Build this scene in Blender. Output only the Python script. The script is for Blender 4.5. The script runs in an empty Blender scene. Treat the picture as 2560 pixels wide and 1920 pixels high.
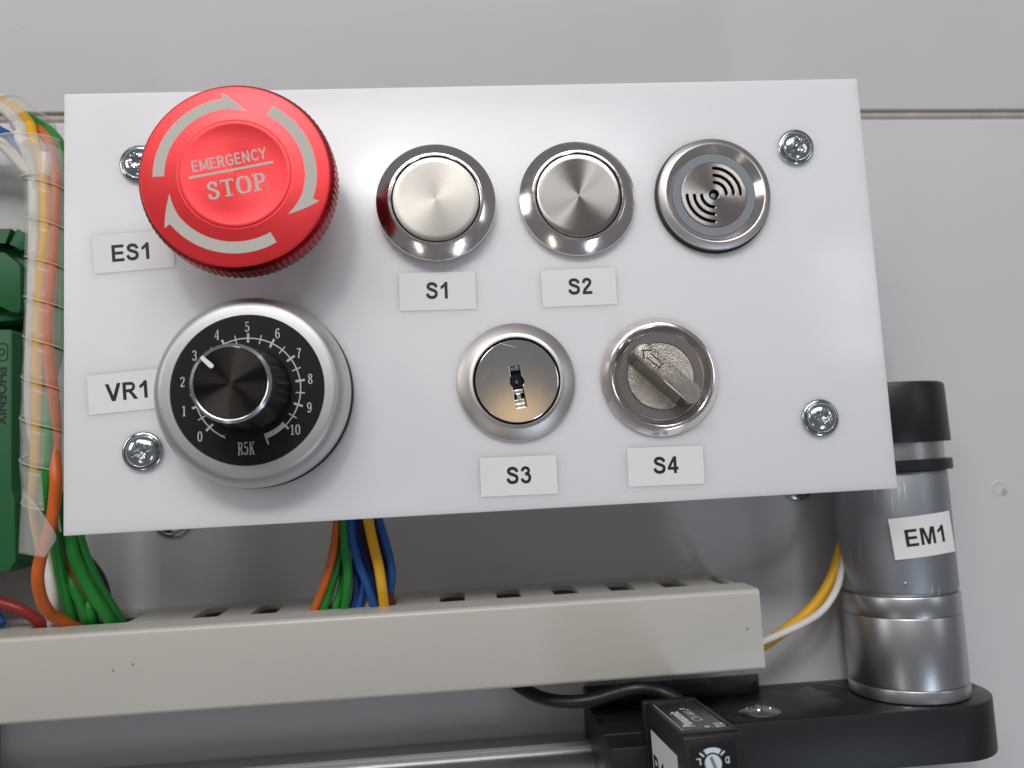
import bpy, bmesh, math, random
from mathutils import Vector, Matrix
random.seed(7)
R = math.radians
PI = math.pi
S = 0.001                                   # every size below is in millimetres
scene = bpy.context.scene
COL = scene.collection

# ------------------------------------------------------------------ camera, world, lamps
cd = bpy.data.cameras.new("camera")
cam = bpy.data.objects.new("camera", cd)
COL.objects.link(cam)
cd.sensor_width = 36.0
cd.lens = 28.83
cd.clip_start = 0.005
cd.clip_end = 50.0
ROW = ((0.99634915, -0.0670782, -0.05280989),
       (-0.04571796, 0.10318454, -0.993611),
       (0.07209881, 0.99239784, 0.09974115))
cam.matrix_world = Matrix(((ROW[0][0], -ROW[1][0], -ROW[2][0], -7.637 * S),
                           (ROW[0][1], -ROW[1][1], -ROW[2][1], -169.845 * S),
                           (ROW[0][2], -ROW[1][2], -ROW[2][2], -36.578 * S),
                           (0, 0, 0, 1)))
cd.dof.use_dof = True
cd.dof.focus_distance = 0.166
cd.dof.aperture_fstop = 15.0
scene.camera = cam

world = bpy.data.worlds.new("World")
scene.world = world
world.use_nodes = True
bg = world.node_tree.nodes["Background"]
bg.inputs[0].default_value = (0.98, 0.95, 1.0, 1)
bg.inputs[1].default_value = 0.14

def lamp(name, loc, target, sx, sy, power, color):
    d = bpy.data.lights.new(name, 'AREA')
    d.shape = 'RECTANGLE'
    d.size = sx * S
    d.size_y = sy * S
    d.energy = power
    d.color = color
    o = bpy.data.objects.new(name, d)
    COL.objects.link(o)
    o.location = Vector(loc) * S
    v = (Vector(target) - Vector(loc))
    o.rotation_euler = v.to_track_quat('-Z', 'Y').to_euler()
    return o

lamp("ceiling_light", (-90, -800, 620), (0, 0, 0), 1050, 280, 5.1, (0.985, 0.99, 1.0))
lamp("key_light", (-110, -640, 420), (-10, 0, 0), 100, 90, 0.82, (1.0, 0.985, 0.96))
lamp("window_light", (-420, -230, 120), (-20, 10, 0), 120, 170, 0.21, (1.0, 0.97, 0.93))
lamp("blue_window_light", (190, -300, -300), (10, 0, 0), 50, 140, 0.17, (0.70, 0.84, 1.0))
lamp("low_glint_light", (-210, -330, -310), (0, 0, 0), 40, 120, 0.05, (1.0, 0.9, 0.8))  # small unseen lamp added low at left for glints on the steel bevels
lamp("right_window_light", (330, -240, 40), (10, 0, 0), 40, 130, 0.06, (0.85, 0.92, 1.0))
wl = lamp("warm_reflection_light", (23.5, -230, -12), (7, 0, -24), 27, 19, 0.0015, (1.0, 0.66, 0.30))  # added light, stands in for a hand's warm reflection in the lock face
wl.data.shape = 'ELLIPSE'

scene.view_settings.view_transform = 'Standard'
scene.view_settings.look = 'None'
scene.view_settings.exposure = 0.17
scene.view_settings.gamma = 1.0
scene.cycles.use_denoising = True
scene.cycles.max_bounces = 8
scene.cycles.transparent_max_bounces = 16

# ------------------------------------------------------------------ materials
def mat(name, color, rough=0.5, metal=0.0, aniso=0.0, bump=0.0, bump_scale=400.0, spec=0.5, sss=0.0,
        vary=0.0, vary_scale=60.0, rough_vary=0.0, coat=0.0, alpha=1.0, stretch=None):
    m = bpy.data.materials.new(name)
    m.use_nodes = True
    nt = m.node_tree
    b = nt.nodes["Principled BSDF"]
    b.inputs["Base Color"].default_value = (*color, 1)
    b.inputs["Roughness"].default_value = rough
    b.inputs["Metallic"].default_value = metal
    b.inputs["Specular IOR Level"].default_value = spec
    if coat:
        b.inputs["Coat Weight"].default_value = coat
        b.inputs["Coat Roughness"].default_value = 0.12
    if sss:
        b.inputs["Subsurface Weight"].default_value = sss
        b.inputs["Subsurface Radius"].default_value = (1, 1, 1)
        b.inputs["Subsurface Scale"].default_value = 0.0035
    if aniso:
        b.inputs["Anisotropic"].default_value = aniso
        tg = nt.nodes.new("ShaderNodeTangent")
        tg.direction_type = 'RADIAL'
        tg.axis = 'Z'
        nt.links.new(tg.outputs[0], b.inputs["Tangent"])
    tc = nt.nodes.new("ShaderNodeTexCoord")
    src = tc.outputs["Object"]
    if stretch:
        mp = nt.nodes.new("ShaderNodeMapping")
        mp.inputs["Scale"].default_value = stretch
        nt.links.new(src, mp.inputs[0])
        src = mp.outputs[0]
    def noise(scale, detail=4.0):
        n = nt.nodes.new("ShaderNodeTexNoise")
        n.inputs["Scale"].default_value = scale
        n.inputs["Detail"].default_value = detail
        nt.links.new(src, n.inputs["Vector"])
        return n
    if vary:
        n = noise(vary_scale, 5)
        mx = nt.nodes.new("ShaderNodeMix")
        mx.data_type = 'RGBA'
        mx.inputs["A"].default_value = (*[c * (1 - vary) for c in color], 1)
        mx.inputs["B"].default_value = (*[min(1, c * (1 + vary)) for c in color], 1)
        nt.links.new(n.outputs[0], mx.inputs["Factor"])
        nt.links.new(mx.outputs["Result"], b.inputs["Base Color"])
    if rough_vary:
        n = noise(vary_scale * 3, 6)
        mr = nt.nodes.new("ShaderNodeMapRange")
        mr.inputs["From Min"].default_value = 0.3
        mr.inputs["From Max"].default_value = 0.7
        mr.inputs["To Min"].default_value = max(0.02, rough - rough_vary)
        mr.inputs["To Max"].default_value = rough + rough_vary
        nt.links.new(n.outputs[0], mr.inputs["Value"])
        nt.links.new(mr.outputs[0], b.inputs["Roughness"])
    if bump:
        n = noise(bump_scale, 3)
        bp = nt.nodes.new("ShaderNodeBump")
        bp.inputs["Strength"].default_value = bump
        bp.inputs["Distance"].default_value = 0.0002
        nt.links.new(n.outputs[0], bp.inputs["Height"])
        nt.links.new(bp.outputs[0], b.inputs["Normal"])
    if alpha < 1:
        b.inputs["Alpha"].default_value = alpha
    return m

def add_specks(m, color, scale, size):
    """sparse dark specks of dirt mixed over a material's colour"""
    nt = m.node_tree
    b = nt.nodes["Principled BSDF"]
    tc = nt.nodes.new("ShaderNodeTexCoord")
    v = nt.nodes.new("ShaderNodeTexVoronoi")
    v.inputs["Scale"].default_value = scale
    nt.links.new(tc.outputs["Object"], v.inputs["Vector"])
    lt = nt.nodes.new("ShaderNodeMapRange")
    lt.inputs["From Min"].default_value = size * 0.6
    lt.inputs["From Max"].default_value = size
    lt.inputs["To Min"].default_value = 0.75
    lt.inputs["To Max"].default_value = 0.0
    nt.links.new(v.outputs["Distance"], lt.inputs["Value"])
    mx = nt.nodes.new("ShaderNodeMix")
    mx.data_type = 'RGBA'
    nt.links.new(lt.outputs[0], mx.inputs["Factor"])
    old = b.inputs["Base Color"]
    if old.is_linked:
        nt.links.new(old.links[0].from_socket, mx.inputs["A"])
    else:
        mx.inputs["A"].default_value = old.default_value
    mx.inputs["B"].default_value = (*color, 1)
    nt.links.new(mx.outputs["Result"], b.inputs["Base Color"])

M = {}
M['acrylic'] = mat('white_acrylic', (0.83, 0.83, 0.845), 0.2, sss=0.8, spec=0.45, vary=0.012, vary_scale=25, rough_vary=0.05)
add_specks(M['acrylic'], (0.45, 0.44, 0.43), 34, 0.011)
M['wall'] = mat('white_laminate', (0.61, 0.602, 0.604), 0.5, bump=0.06, bump_scale=2500, vary=0.03, vary_scale=40, spec=0.35)
add_specks(M['wall'], (0.25, 0.22, 0.2), 42, 0.018)
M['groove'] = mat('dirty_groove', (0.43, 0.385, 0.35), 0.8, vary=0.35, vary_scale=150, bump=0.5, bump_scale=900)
M['duct'] = mat('duct_plastic', (0.51, 0.485, 0.44), 0.33, bump=0.05, bump_scale=2200, vary=0.02, vary_scale=50, spec=0.5)
add_specks(M['duct'], (0.2, 0.18, 0.16), 75, 0.028)
M['sticker'] = mat('label_tape', (0.80, 0.79, 0.775), 0.55, bump=0.08, bump_scale=3000)
M['ink'] = mat('black_ink', (0.012, 0.012, 0.013), 0.55)
M['chrome'] = mat('polished_steel', (0.86, 0.81, 0.785), 0.17, 1.0, rough_vary=0.04, vary_scale=300)
M['steel'] = mat('turned_steel', (0.56, 0.53, 0.50), 0.27, 1.0, aniso=0.85, bump=0.05, bump_scale=4000)
M['steel_soft'] = mat('satin_steel', (0.70, 0.66, 0.63), 0.40, 1.0, aniso=0.6, bump=0.04, bump_scale=3000)
M['zinc'] = mat('zinc_plate', (0.55, 0.60, 0.61), 0.16, 1.0, rough_vary=0.06, vary_scale=500)
M['lock'] = mat('lock_face', (0.74, 0.76, 0.76), 0.16, 1.0)
M['nickel'] = mat('cast_nickel', (0.48, 0.43, 0.38), 0.26, 1.0, bump=1.0, bump_scale=3300)
M['nickel_smooth'] = mat('smooth_nickel', (0.50, 0.46, 0.41), 0.20, 1.0)
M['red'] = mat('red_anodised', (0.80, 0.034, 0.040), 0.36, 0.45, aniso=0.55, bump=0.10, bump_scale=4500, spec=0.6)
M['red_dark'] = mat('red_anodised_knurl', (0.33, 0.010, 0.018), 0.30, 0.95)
M['etch'] = mat('etched_aluminium', (0.55, 0.53, 0.48), 0.75, 0.1, bump=0.25, bump_scale=2600)
M['silver'] = mat('satin_silver', (0.61, 0.605, 0.60), 0.47, 1.0, bump=0.10, bump_scale=5000)
M['silver_ring'] = mat('bright_cut_ring', (0.70, 0.72, 0.74), 0.16, 1.0)
M['dial'] = mat('black_dial', (0.010, 0.010, 0.010), 0.5, bump=0.12, bump_scale=3500, spec=0.22)
M['knob'] = mat('black_anodised', (0.020, 0.017, 0.015), 0.22, 0.8)
M['knob_side'] = mat('black_knob_side', (0.010, 0.010, 0.011), 0.36, spec=0.35)
M['print'] = mat('grey_print', (0.50, 0.53, 0.54), 0.6)
M['pointer'] = mat('pointer_white', (0.85, 0.84, 0.80), 0.5)
M['rubber'] = mat('black_rubber', (0.015, 0.015, 0.017), 0.6)
M['grey_plastic'] = mat('grey_plastic', (0.22, 0.24, 0.26), 0.4)
M['warm_grey'] = mat('warm_grey_plastic', (0.16, 0.145, 0.14), 0.38)
M['black_pla'] = mat('black_printed_plastic', (0.012, 0.012, 0.014), 0.38, spec=0.45)
M['black'] = mat('black_plastic', (0.010, 0.010, 0.011), 0.40, bump=0.15, bump_scale=2500)
M['void'] = mat('dark_inside', (0.004, 0.004, 0.004), 0.8)
M['motor'] = mat('zinc_can', (0.40, 0.425, 0.45), 0.48, 1.0, bump=0.10, bump_scale=2200, vary=0.05)
M['gear'] = mat('plated_gearbox', (0.52, 0.53, 0.54), 0.34, 1.0, bump=0.05, bump_scale=3500)
M['alu'] = mat('drawn_aluminium', (0.60, 0.60, 0.59), 0.36, 1.0, stretch=(2, 200, 200), rough_vary=0.06, vary_scale=20)
M['term'] = mat('terminal_green', (0.016, 0.115, 0.038), 0.5, spec=0.3, bump=0.05, bump_scale=2000)
M['plate'] = mat('grey_plate', (0.50, 0.495, 0.49), 0.5)
M['clip'] = mat('grey_clip', (0.34, 0.35, 0.34), 0.5)
M['blue_white'] = mat('trimmer_white', (0.60, 0.68, 0.74), 0.4)
M['sensor_glass'] = mat('sensor_label', (0.022, 0.019, 0.019), 0.18)
M['wrap'] = mat('spiral_wrap_plastic', (0.80, 0.80, 0.76), 0.22, alpha=0.20, spec=0.8)
M['wrap_edge'] = mat('spiral_wrap_edge', (0.85, 0.85, 0.80), 0.3, alpha=0.32)
WC = {'yellow': (0.80, 0.42, 0.015), 'orange': (0.62, 0.13, 0.018), 'white': (0.72, 0.68, 0.62), 'green': (0.014, 0.22, 0.028),
      'blue': (0.012, 0.085, 0.30), 'navy': (0.014, 0.03, 0.15), 'brown': (0.22, 0.09, 0.02), 'black': (0.015, 0.015, 0.018),
      'red': (0.24, 0.022, 0.015), 'maroon': (0.085, 0.02, 0.02)}
for k, c in WC.items():
    M['wire_' + k] = mat('wire_' + k, c, 0.40, bump=0.05, bump_scale=900, spec=0.4)

# printed black plastic: the faceted sheen of a textured print bed on its top faces
def facet_sheen(m):
    nt = m.node_tree
    b = nt.nodes["Principled BSDF"]
    tc = nt.nodes.new("ShaderNodeTexCoord")
    v = nt.nodes.new("ShaderNodeTexVoronoi")
    v.distance = 'MANHATTAN'
    v.inputs["Scale"].default_value = 120
    nt.links.new(tc.outputs["Object"], v.inputs["Vector"])
    mr = nt.nodes.new("ShaderNodeMapRange")
    mr.inputs["To Min"].default_value = 0.24
    mr.inputs["To Max"].default_value = 0.62
    sp = nt.nodes.new("ShaderNodeSeparateColor")
    nt.links.new(v.outputs["Color"], sp.inputs[0])
    nt.links.new(sp.outputs[0], mr.inputs["Value"])
    ge = nt.nodes.new("ShaderNodeNewGeometry")
    sx = nt.nodes.new("ShaderNodeSeparateXYZ")
    nt.links.new(ge.outputs["Normal"], sx.inputs[0])
    up = nt.nodes.new("ShaderNodeMath")
    up.operation = 'GREATER_THAN'
    up.inputs[1].default_value = 0.9
    nt.links.new(sx.outputs["Z"], up.inputs[0])
    mf = nt.nodes.new("ShaderNodeMix")
    mf.inputs["A"].default_value = 0.42
    nt.links.new(up.outputs[0], mf.inputs["Factor"])
    nt.links.new(mr.outputs[0], mf.inputs["B"])
    nt.links.new(mf.outputs["Result"], b.inputs["Roughness"])
    w = nt.nodes.new("ShaderNodeTexWave")            # print layer lines
    w.bands_direction = 'Z'
    w.inputs["Scale"].default_value = 900
    w.inputs["Distortion"].default_value = 0
    nt.links.new(tc.outputs["Object"], w.inputs["Vector"])
    bp = nt.nodes.new("ShaderNodeBump")
    bp.inputs["Strength"].default_value = 0.15
    bp.inputs["Distance"].default_value = 0.0001
    nt.links.new(w.outputs[0], bp.inputs["Height"])
    nt.links.new(bp.outputs[0], b.inputs["Normal"])
facet_sheen(M['black_pla'])

def add_scratches(m, angle, light, amount=0.70, scale=1.0, rough=None):
    """sparse hairline scratches: stretched noise, thresholded, lightening the colour and roughening"""
    nt = m.node_tree
    b = nt.nodes["Principled BSDF"]
    tc = nt.nodes.new("ShaderNodeTexCoord")
    last = None
    for k, (a, sx, sy) in enumerate(((angle, 140, 4200), (angle + 67, 110, 3600))):
        mp = nt.nodes.new("ShaderNodeMapping")
        m0 = nt.nodes.new("ShaderNodeMapping")
        m0.inputs["Rotation"].default_value = (0, 0, R(a))
        nt.links.new(tc.outputs["Object"], m0.inputs[0])
        mp.inputs["Scale"].default_value = (sx * scale, sy * scale, sx * scale)
        nt.links.new(m0.outputs[0], mp.inputs[0])
        n = nt.nodes.new("ShaderNodeTexNoise")
        n.inputs["Scale"].default_value = 1.0
        n.inputs["Detail"].default_value = 1.0
        nt.links.new(mp.outputs[0], n.inputs["Vector"])
        mr = nt.nodes.new("ShaderNodeMapRange")
        mr.inputs["From Min"].default_value = amount
        mr.inputs["From Max"].default_value = amount + 0.06
        nt.links.new(n.outputs[0], mr.inputs["Value"])
        if last is None:
            last = mr.outputs[0]
        else:
            ad = nt.nodes.new("ShaderNodeMath")
            ad.operation = 'MAXIMUM'
            nt.links.new(last, ad.inputs[0])
            nt.links.new(mr.outputs[0], ad.inputs[1])
            last = ad.outputs[0]
    mx = nt.nodes.new("ShaderNodeMix")
    mx.data_type = 'RGBA'
    nt.links.new(last, mx.inputs["Factor"])
    old = b.inputs["Base Color"]
    if old.is_linked:
        nt.links.new(old.links[0].from_socket, mx.inputs["A"])
    else:
        mx.inputs["A"].default_value = old.default_value
    mx.inputs["B"].default_value = (*light, 1)
    nt.links.new(mx.outputs["Result"], b.inputs["Base Color"])
    if rough:
        rm = nt.nodes.new("ShaderNodeMapRange")
        rm.inputs["To Min"].default_value = b.inputs["Roughness"].default_value
        rm.inputs["To Max"].default_value = rough
        nt.links.new(last, rm.inputs["Value"])
        nt.links.new(rm.outputs[0], b.inputs["Roughness"])
add_scratches(M['lock'], -50, (0.75, 0.75, 0.75), .745, 1.3, rough=.42)
add_scratches(M['motor'], 30, (0.85, 0.85, 0.83), .72, .6, rough=.6)

# ------------------------------------------------------------------ object helpers
def finish(me, smooth=35):
    if smooth:
        for p in me.polygons:
            p.use_smooth = True
        me.set_sharp_from_angle(angle=R(smooth))
    return me

def obj(name, bm, m, parent=None, smooth=35, loc=None, rot=None, recalc=True):
    if recalc:
        bmesh.ops.recalc_face_normals(bm, faces=bm.faces)
    me = bpy.data.meshes.new(name)
    bm.to_mesh(me)
    bm.free()
    me.transform(Matrix.Scale(S, 4))
    finish(me, smooth)
    me.materials.append(M[m])
    o = bpy.data.objects.new(name, me)
    COL.objects.link(o)
    if parent:
        o.parent = parent
    if loc:
        o.location = Vector(loc) * S
    if rot:
        o.rotation_euler = rot
    return o

def tag(o, label=None, cat=None, group=None, kind=None):
    if label: o['label'] = label
    if cat: o['category'] = cat
    if group: o['group'] = group
    if kind: o['kind'] = kind
    return o

def thing(name, label, cat, loc=(0, 0, 0), rot=(0, 0, 0), group=None):
    o = bpy.data.objects.new(name, None)
    COL.objects.link(o)
    o.empty_display_size = 0.005
    o.location = Vector(loc) * S
    o.rotation_euler = rot
    return tag(o, label, cat, group)

FACE = (R(90), 0, 0)          # local z points out of the panel, local y up

def panel_thing(name, label, cat, x, z, roll=0, group=None, y=0):
    o = thing(name, label, cat, (x, y, z), (0, 0, 0), group)
    o.rotation_euler = (Matrix.Rotation(R(90), 4, 'X') @ Matrix.Rotation(R(roll), 4, 'Z')).to_euler()
    return o

def lathe(prof, seg=96, bm=None, mod=None, closed=False, loc=(0, 0, 0)):
    """surface of revolution about local z; prof = [(r, h)...]; mod(r, h, angle) -> r"""
    bm = bm or bmesh.new()
    rings = []
    lx, ly, lz = loc
    for r, h in prof:
        if r < 1e-6:
            rings.append([bm.verts.new((lx, ly, lz + h))])
        else:
            ring = []
            for k in range(seg):
                a = 2 * PI * k / seg
                rr = mod(r, h, a) if mod else r
                ring.append(bm.verts.new((lx + rr * math.cos(a), ly + rr * math.sin(a), lz + h)))
            rings.append(ring)
    pairs = list(zip(rings, rings[1:]))
    if closed:
        pairs.append((rings[-1], rings[0]))
    for a, b in pairs:
        if len(a) == 1 and len(b) == 1:
            continue
        for k in range(seg):
            k2 = (k + 1) % seg
            if len(a) == 1:
                bm.faces.new((a[0], b[k], b[k2]))
            elif len(b) == 1:
                bm.faces.new((a[k], a[k2], b[0]))
            else:
                bm.faces.new((a[k], a[k2], b[k2], b[k]))
    return bm

def relief(rmax, nr, seg, fn, bm=None):
    """disc whose height follows fn(x, y)"""
    bm = bm or bmesh.new()
    rings = [[bm.verts.new((0, 0, fn(0, 0)))]]
    for i in range(1, nr + 1):
        r = rmax * i / nr
        rings.append([bm.verts.new((r * math.cos(2 * PI * k / seg), r * math.sin(2 * PI * k / seg),
                                    fn(r * math.cos(2 * PI * k / seg), r * math.sin(2 * PI * k / seg)))) for k in range(seg)])
    for a, b in zip(rings, rings[1:]):
        for k in range(seg):
            k2 = (k + 1) % seg
            if len(a) == 1:
                bm.faces.new((a[0], b[k], b[k2]))
            else:
                bm.faces.new((a[k], b[k], b[k2], a[k2]))
    return bm

def box(x0, y0, z0, x1, y1, z1, bm=None, bevel=0.0, seg=2):
    b = bmesh.new()
    v = [b.verts.new(p) for p in ((x0, y0, z0), (x1, y0, z0), (x1, y1, z0), (x0, y1, z0),
                                  (x0, y0, z1), (x1, y0, z1), (x1, y1, z1), (x0, y1, z1))]
    for f in ((0, 3, 2, 1), (4, 5, 6, 7), (0, 1, 5, 4), (1, 2, 6, 5), (2, 3, 7, 6), (3, 0, 4, 7)):
        b.faces.new([v[i] for i in f])
    if bevel:
        bmesh.ops.bevel(b, geom=list(b.edges), offset=bevel, segments=seg, affect='EDGES', profile=0.5)
    return join(bm, b)

def join(bm, b):
    if bm is None:
        return b
    me = bpy.data.meshes.new("tmp")
    b.to_mesh(me)
    b.free()
    bm.from_mesh(me)
    bpy.data.meshes.remove(me)
    return bm

def prism(pts, h0, h1, axis='z', bm=None, bevel=0.0):
    """closed outline pts extruded along an axis (z, y or x)"""
    b = bmesh.new()
    def P(u, v, h):
        return {'z': (u, v, h), 'y': (u, h, v), 'x': (h, u, v)}[axis]
    lo = [b.verts.new(P(u, v, h0)) for u, v in pts]
    hi = [b.verts.new(P(u, v, h1)) for u, v in pts]
    b.faces.new(lo)
    b.faces.new(hi)
    n = len(pts)
    for i in range(n):
        j = (i + 1) % n
        b.faces.new((lo[i], lo[j], hi[j], hi[i]))
    bmesh.ops.recalc_face_normals(b, faces=b.faces)
    if bevel:
        bmesh.ops.bevel(b, geom=list(b.edges), offset=bevel, segments=2, affect='EDGES', profile=0.5)
    return join(bm, b)

def spline(pts, n=8):
    """Catmull-Rom through the points (any dimension)"""
    P = [Vector(p) for p in pts]
    P = [P[0] * 2 - P[1]] + P + [P[-1] * 2 - P[-2]]
    out = []
    for i in range(1, len(P) - 2):
        a, b, c, d = P[i - 1], P[i], P[i + 1], P[i + 2]
        for k in range(n):
            t = k / n
            out.append(0.5 * ((2 * b) + (c - a) * t + (2 * a - 5 * b + 4 * c - d) * t * t + (3 * b - a - 3 * c + d) * t ** 3))
    out.append(P[-2])
    return out

def frames(path):
    T = []
    for i in range(len(path)):
        t = (path[min(i + 1, len(path) - 1)] - path[max(i - 1, 0)])
        T.append(t.normalized())
    n = T[0].orthogonal().normalized()
    N = []
    for t in T:
        n = (n - t * n.dot(t)).normalized()
        N.append(n)
    return T, N

def tube(pts, rad, seg=14, n=8, bm=None, cap=True, raw=False):
    bm = bm or bmesh.new()
    path = [Vector(p) for p in pts] if raw else spline(pts, n)
    T, N = frames(path)
    rings = []
    for i, p in enumerate(path):
        bnm = T[i].cross(N[i])
        r = rad(i / (len(path) - 1)) if callable(rad) else rad
        rings.append([bm.verts.new(p + (N[i] * math.cos(2 * PI * k / seg) + bnm * math.sin(2 * PI * k / seg)) * r) for k in range(seg)])
    for a, b in zip(rings, rings[1:]):
        for k in range(seg):
            k2 = (k + 1) % seg
            bm.faces.new((a[k], a[k2], b[k2], b[k]))
    if cap:
        bm.faces.new(rings[0][::-1])
        bm.faces.new(rings[-1])
    return bm

def flat_shape(name, splines, h0, h1, m, parent, smooth=30, bevel=0.0):
    """filled outline with holes (even-odd), extruded from h0 to h1 along local z"""
    cu = bpy.data.curves.new(name, 'CURVE')
    cu.dimensions = '2D'
    cu.fill_mode = 'BOTH'
    cu.extrude = (h1 - h0) / 2 * S
    if bevel:
        cu.bevel_depth = bevel * S
        cu.bevel_resolution = 1
        cu.extrude = max(1e-7, (h1 - h0) / 2 * S - bevel * S)
        cu.offset = -bevel * S
    for pts in splines:
        sp = cu.splines.new('POLY')
        sp.points.add(len(pts) - 1)
        for p, (x, y) in zip(sp.points, pts):
            p.co = (x * S, y * S, 0, 1)
        sp.use_cyclic_u = True
    tmp = bpy.data.objects.new("tmp", cu)
    COL.objects.link(tmp)
    me = bpy.data.meshes.new_from_object(tmp)
    bpy.data.objects.remove(tmp)
    bpy.data.curves.remove(cu)
    me.name = name
    me.transform(Matrix.Translation((0, 0, (h0 + h1) / 2 * S)))
    bm = bmesh.new()
    bm.from_mesh(me)
    bmesh.ops.remove_doubles(bm, verts=bm.verts, dist=1e-7)
    bmesh.ops.recalc_face_normals(bm, faces=bm.faces)
    bm.to_mesh(me)
    bm.free()
    finish(me, smooth)
    me.materials.clear()
    me.materials.append(M[m])
    o = bpy.data.objects.new(name, me)
    COL.objects.link(o)
    o.parent = parent
    return o

def circle_pts(r, n=96, cx=0, cy=0):
    return [(cx + r * math.cos(2 * PI * k / n), cy + r * math.sin(2 * PI * k / n)) for k in range(n)]

def arc_pts(r, a0, a1, n=24, cx=0, cy=0):
    return [(cx + r * math.cos(R(a0 + (a1 - a0) * k / n)), cy + r * math.sin(R(a0 + (a1 - a0) * k / n))) for k in range(n + 1)]

# ------------------------------------------------------------------ lettering: flat print built from pen strokes
def stroke(pts, w=0.19, smooth=True, contrast=None):
    """a pen stroke as an outline list of quads; contrast=(thin, thick) makes upright runs thick"""
    P = [Vector((x, y)) for x, y in pts]
    if smooth and len(P) > 2:
        P = [Vector((p[0], p[1])) for p in spline([(x, y) for x, y in pts], 5)]
    L, Q = [], []
    for i, p in enumerate(P):
        t = (P[min(i + 1, len(P) - 1)] - P[max(i - 1, 0)]).normalized()
        ww = w
        if contrast:
            ww = contrast[0] + (contrast[1] - contrast[0]) * abs(t.y) ** 1.3
        nrm = Vector((-t.y, t.x)) * ww / 2
        L.append(p + nrm)
        Q.append(p - nrm)
    return [(L[i], L[i + 1], Q[i + 1], Q[i]) for i in range(len(P) - 1)]

def poly(*pts):
    return [tuple(Vector(p) for p in pts)]

def rect(x0, y0, x1, y1):
    return poly((x0, y0), (x1, y0), (x1, y1), (x0, y1))

BOLD = {   # heavy grotesque capitals; cap height 1: (advance, [pieces])
    'E': (0.93, [rect(.10, 0, .30, 1), rect(.30, .83, .845, 1), rect(.30, .42, .80, .585), rect(.30, 0, .865, .17)]),
    'S': (0.93, [stroke([(.745, .69), (.70, .81), (.60, .885), (.455, .915), (.30, .885), (.215, .80), (.21, .715), (.27, .63), (.41, .565), (.56, .51),
                         (.69, .435), (.735, .33), (.715, .215), (.63, .125), (.46, .085), (.28, .12), (.185, .21), (.145, .325)], .188)]),
    '1': (0.776, [poly((.355, 0), (.55, 0), (.55, 1), (.39, 1), (.28, .86), (.095, .745), (.095, .57), (.25, .635), (.355, .72))]),
    '2': (0.776, [stroke([(.145, .69), (.175, .80), (.25, .88), (.37, .912), (.50, .885), (.575, .80), (.575, .70), (.53, .60), (.43, .49), (.31, .37), (.21, .25), (.165, .10)], .183),
                  rect(.065, 0, .70, .175)]),
    '3': (0.776, [stroke([(.135, .72), (.18, .83), (.27, .90), (.37, .915), (.49, .885), (.555, .80), (.55, .69), (.49, .60), (.33, .555)], .172),
                  stroke([(.33, .555), (.51, .525), (.60, .43), (.615, .31), (.57, .18), (.48, .105), (.36, .085), (.23, .12), (.15, .20), (.115, .29)], .178)]),
    '4': (0.776, [rect(.415, 0, .60, 1), rect(.04, .21, .715, .375), poly((.04, .375), (.225, .375), (.415, .70), (.415, 1)), ]),
    'V': (0.93, [poly((0, 1), (.215, 1), (.57, 0), (.355, 0)), poly((.71, 1), (.925, 1), (.57, 0), (.39, .10))]),
    'R': (1.008, [rect(.10, 0, .30, 1), stroke([(.30, .915), (.50, .915), (.645, .895), (.735, .83), (.76, .715), (.72, .60), (.63, .53), (.50, .505), (.30, .505)], .165),
                  poly((.42, .45), (.62, .47), (.76, .32), (.985, 0), (.745, 0), (.56, .28))]),
    'M': (1.163, [rect(.10, 0, .285, 1), rect(.88, 0, 1.065, 1), poly((.285, 1), (.385, 1), (.675, 0), (.49, 0), (.285, .72)),
                  poly((.78, 1), (.88, 1), (.88, .72), (.675, 0), (.50, 0))]),
    'B': (1.008, [rect(.10, 0, .30, 1), stroke([(.30, .915), (.52, .915), (.66, .88), (.715, .76), (.67, .63), (.54, .575), (.30, .57)], .165),
                  stroke([(.30, .555), (.58, .555), (.73, .49), (.785, .32), (.725, .15), (.58, .085), (.30, .085)], .17)]),
    'L': (0.85, [rect(.10, 0, .30, 1), rect(.30, 0, .80, .17)]),
    'D': (1.0, [rect(.10, 0, .30, 1), stroke([(.30, .915), (.50, .915), (.68, .84), (.77, .66), (.78, .45), (.72, .22), (.57, .10), (.30, .085)], .17)]),
}
TN, TK = .07, .145
def sr(pts): return stroke(pts, contrast=(TN, TK))
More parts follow.
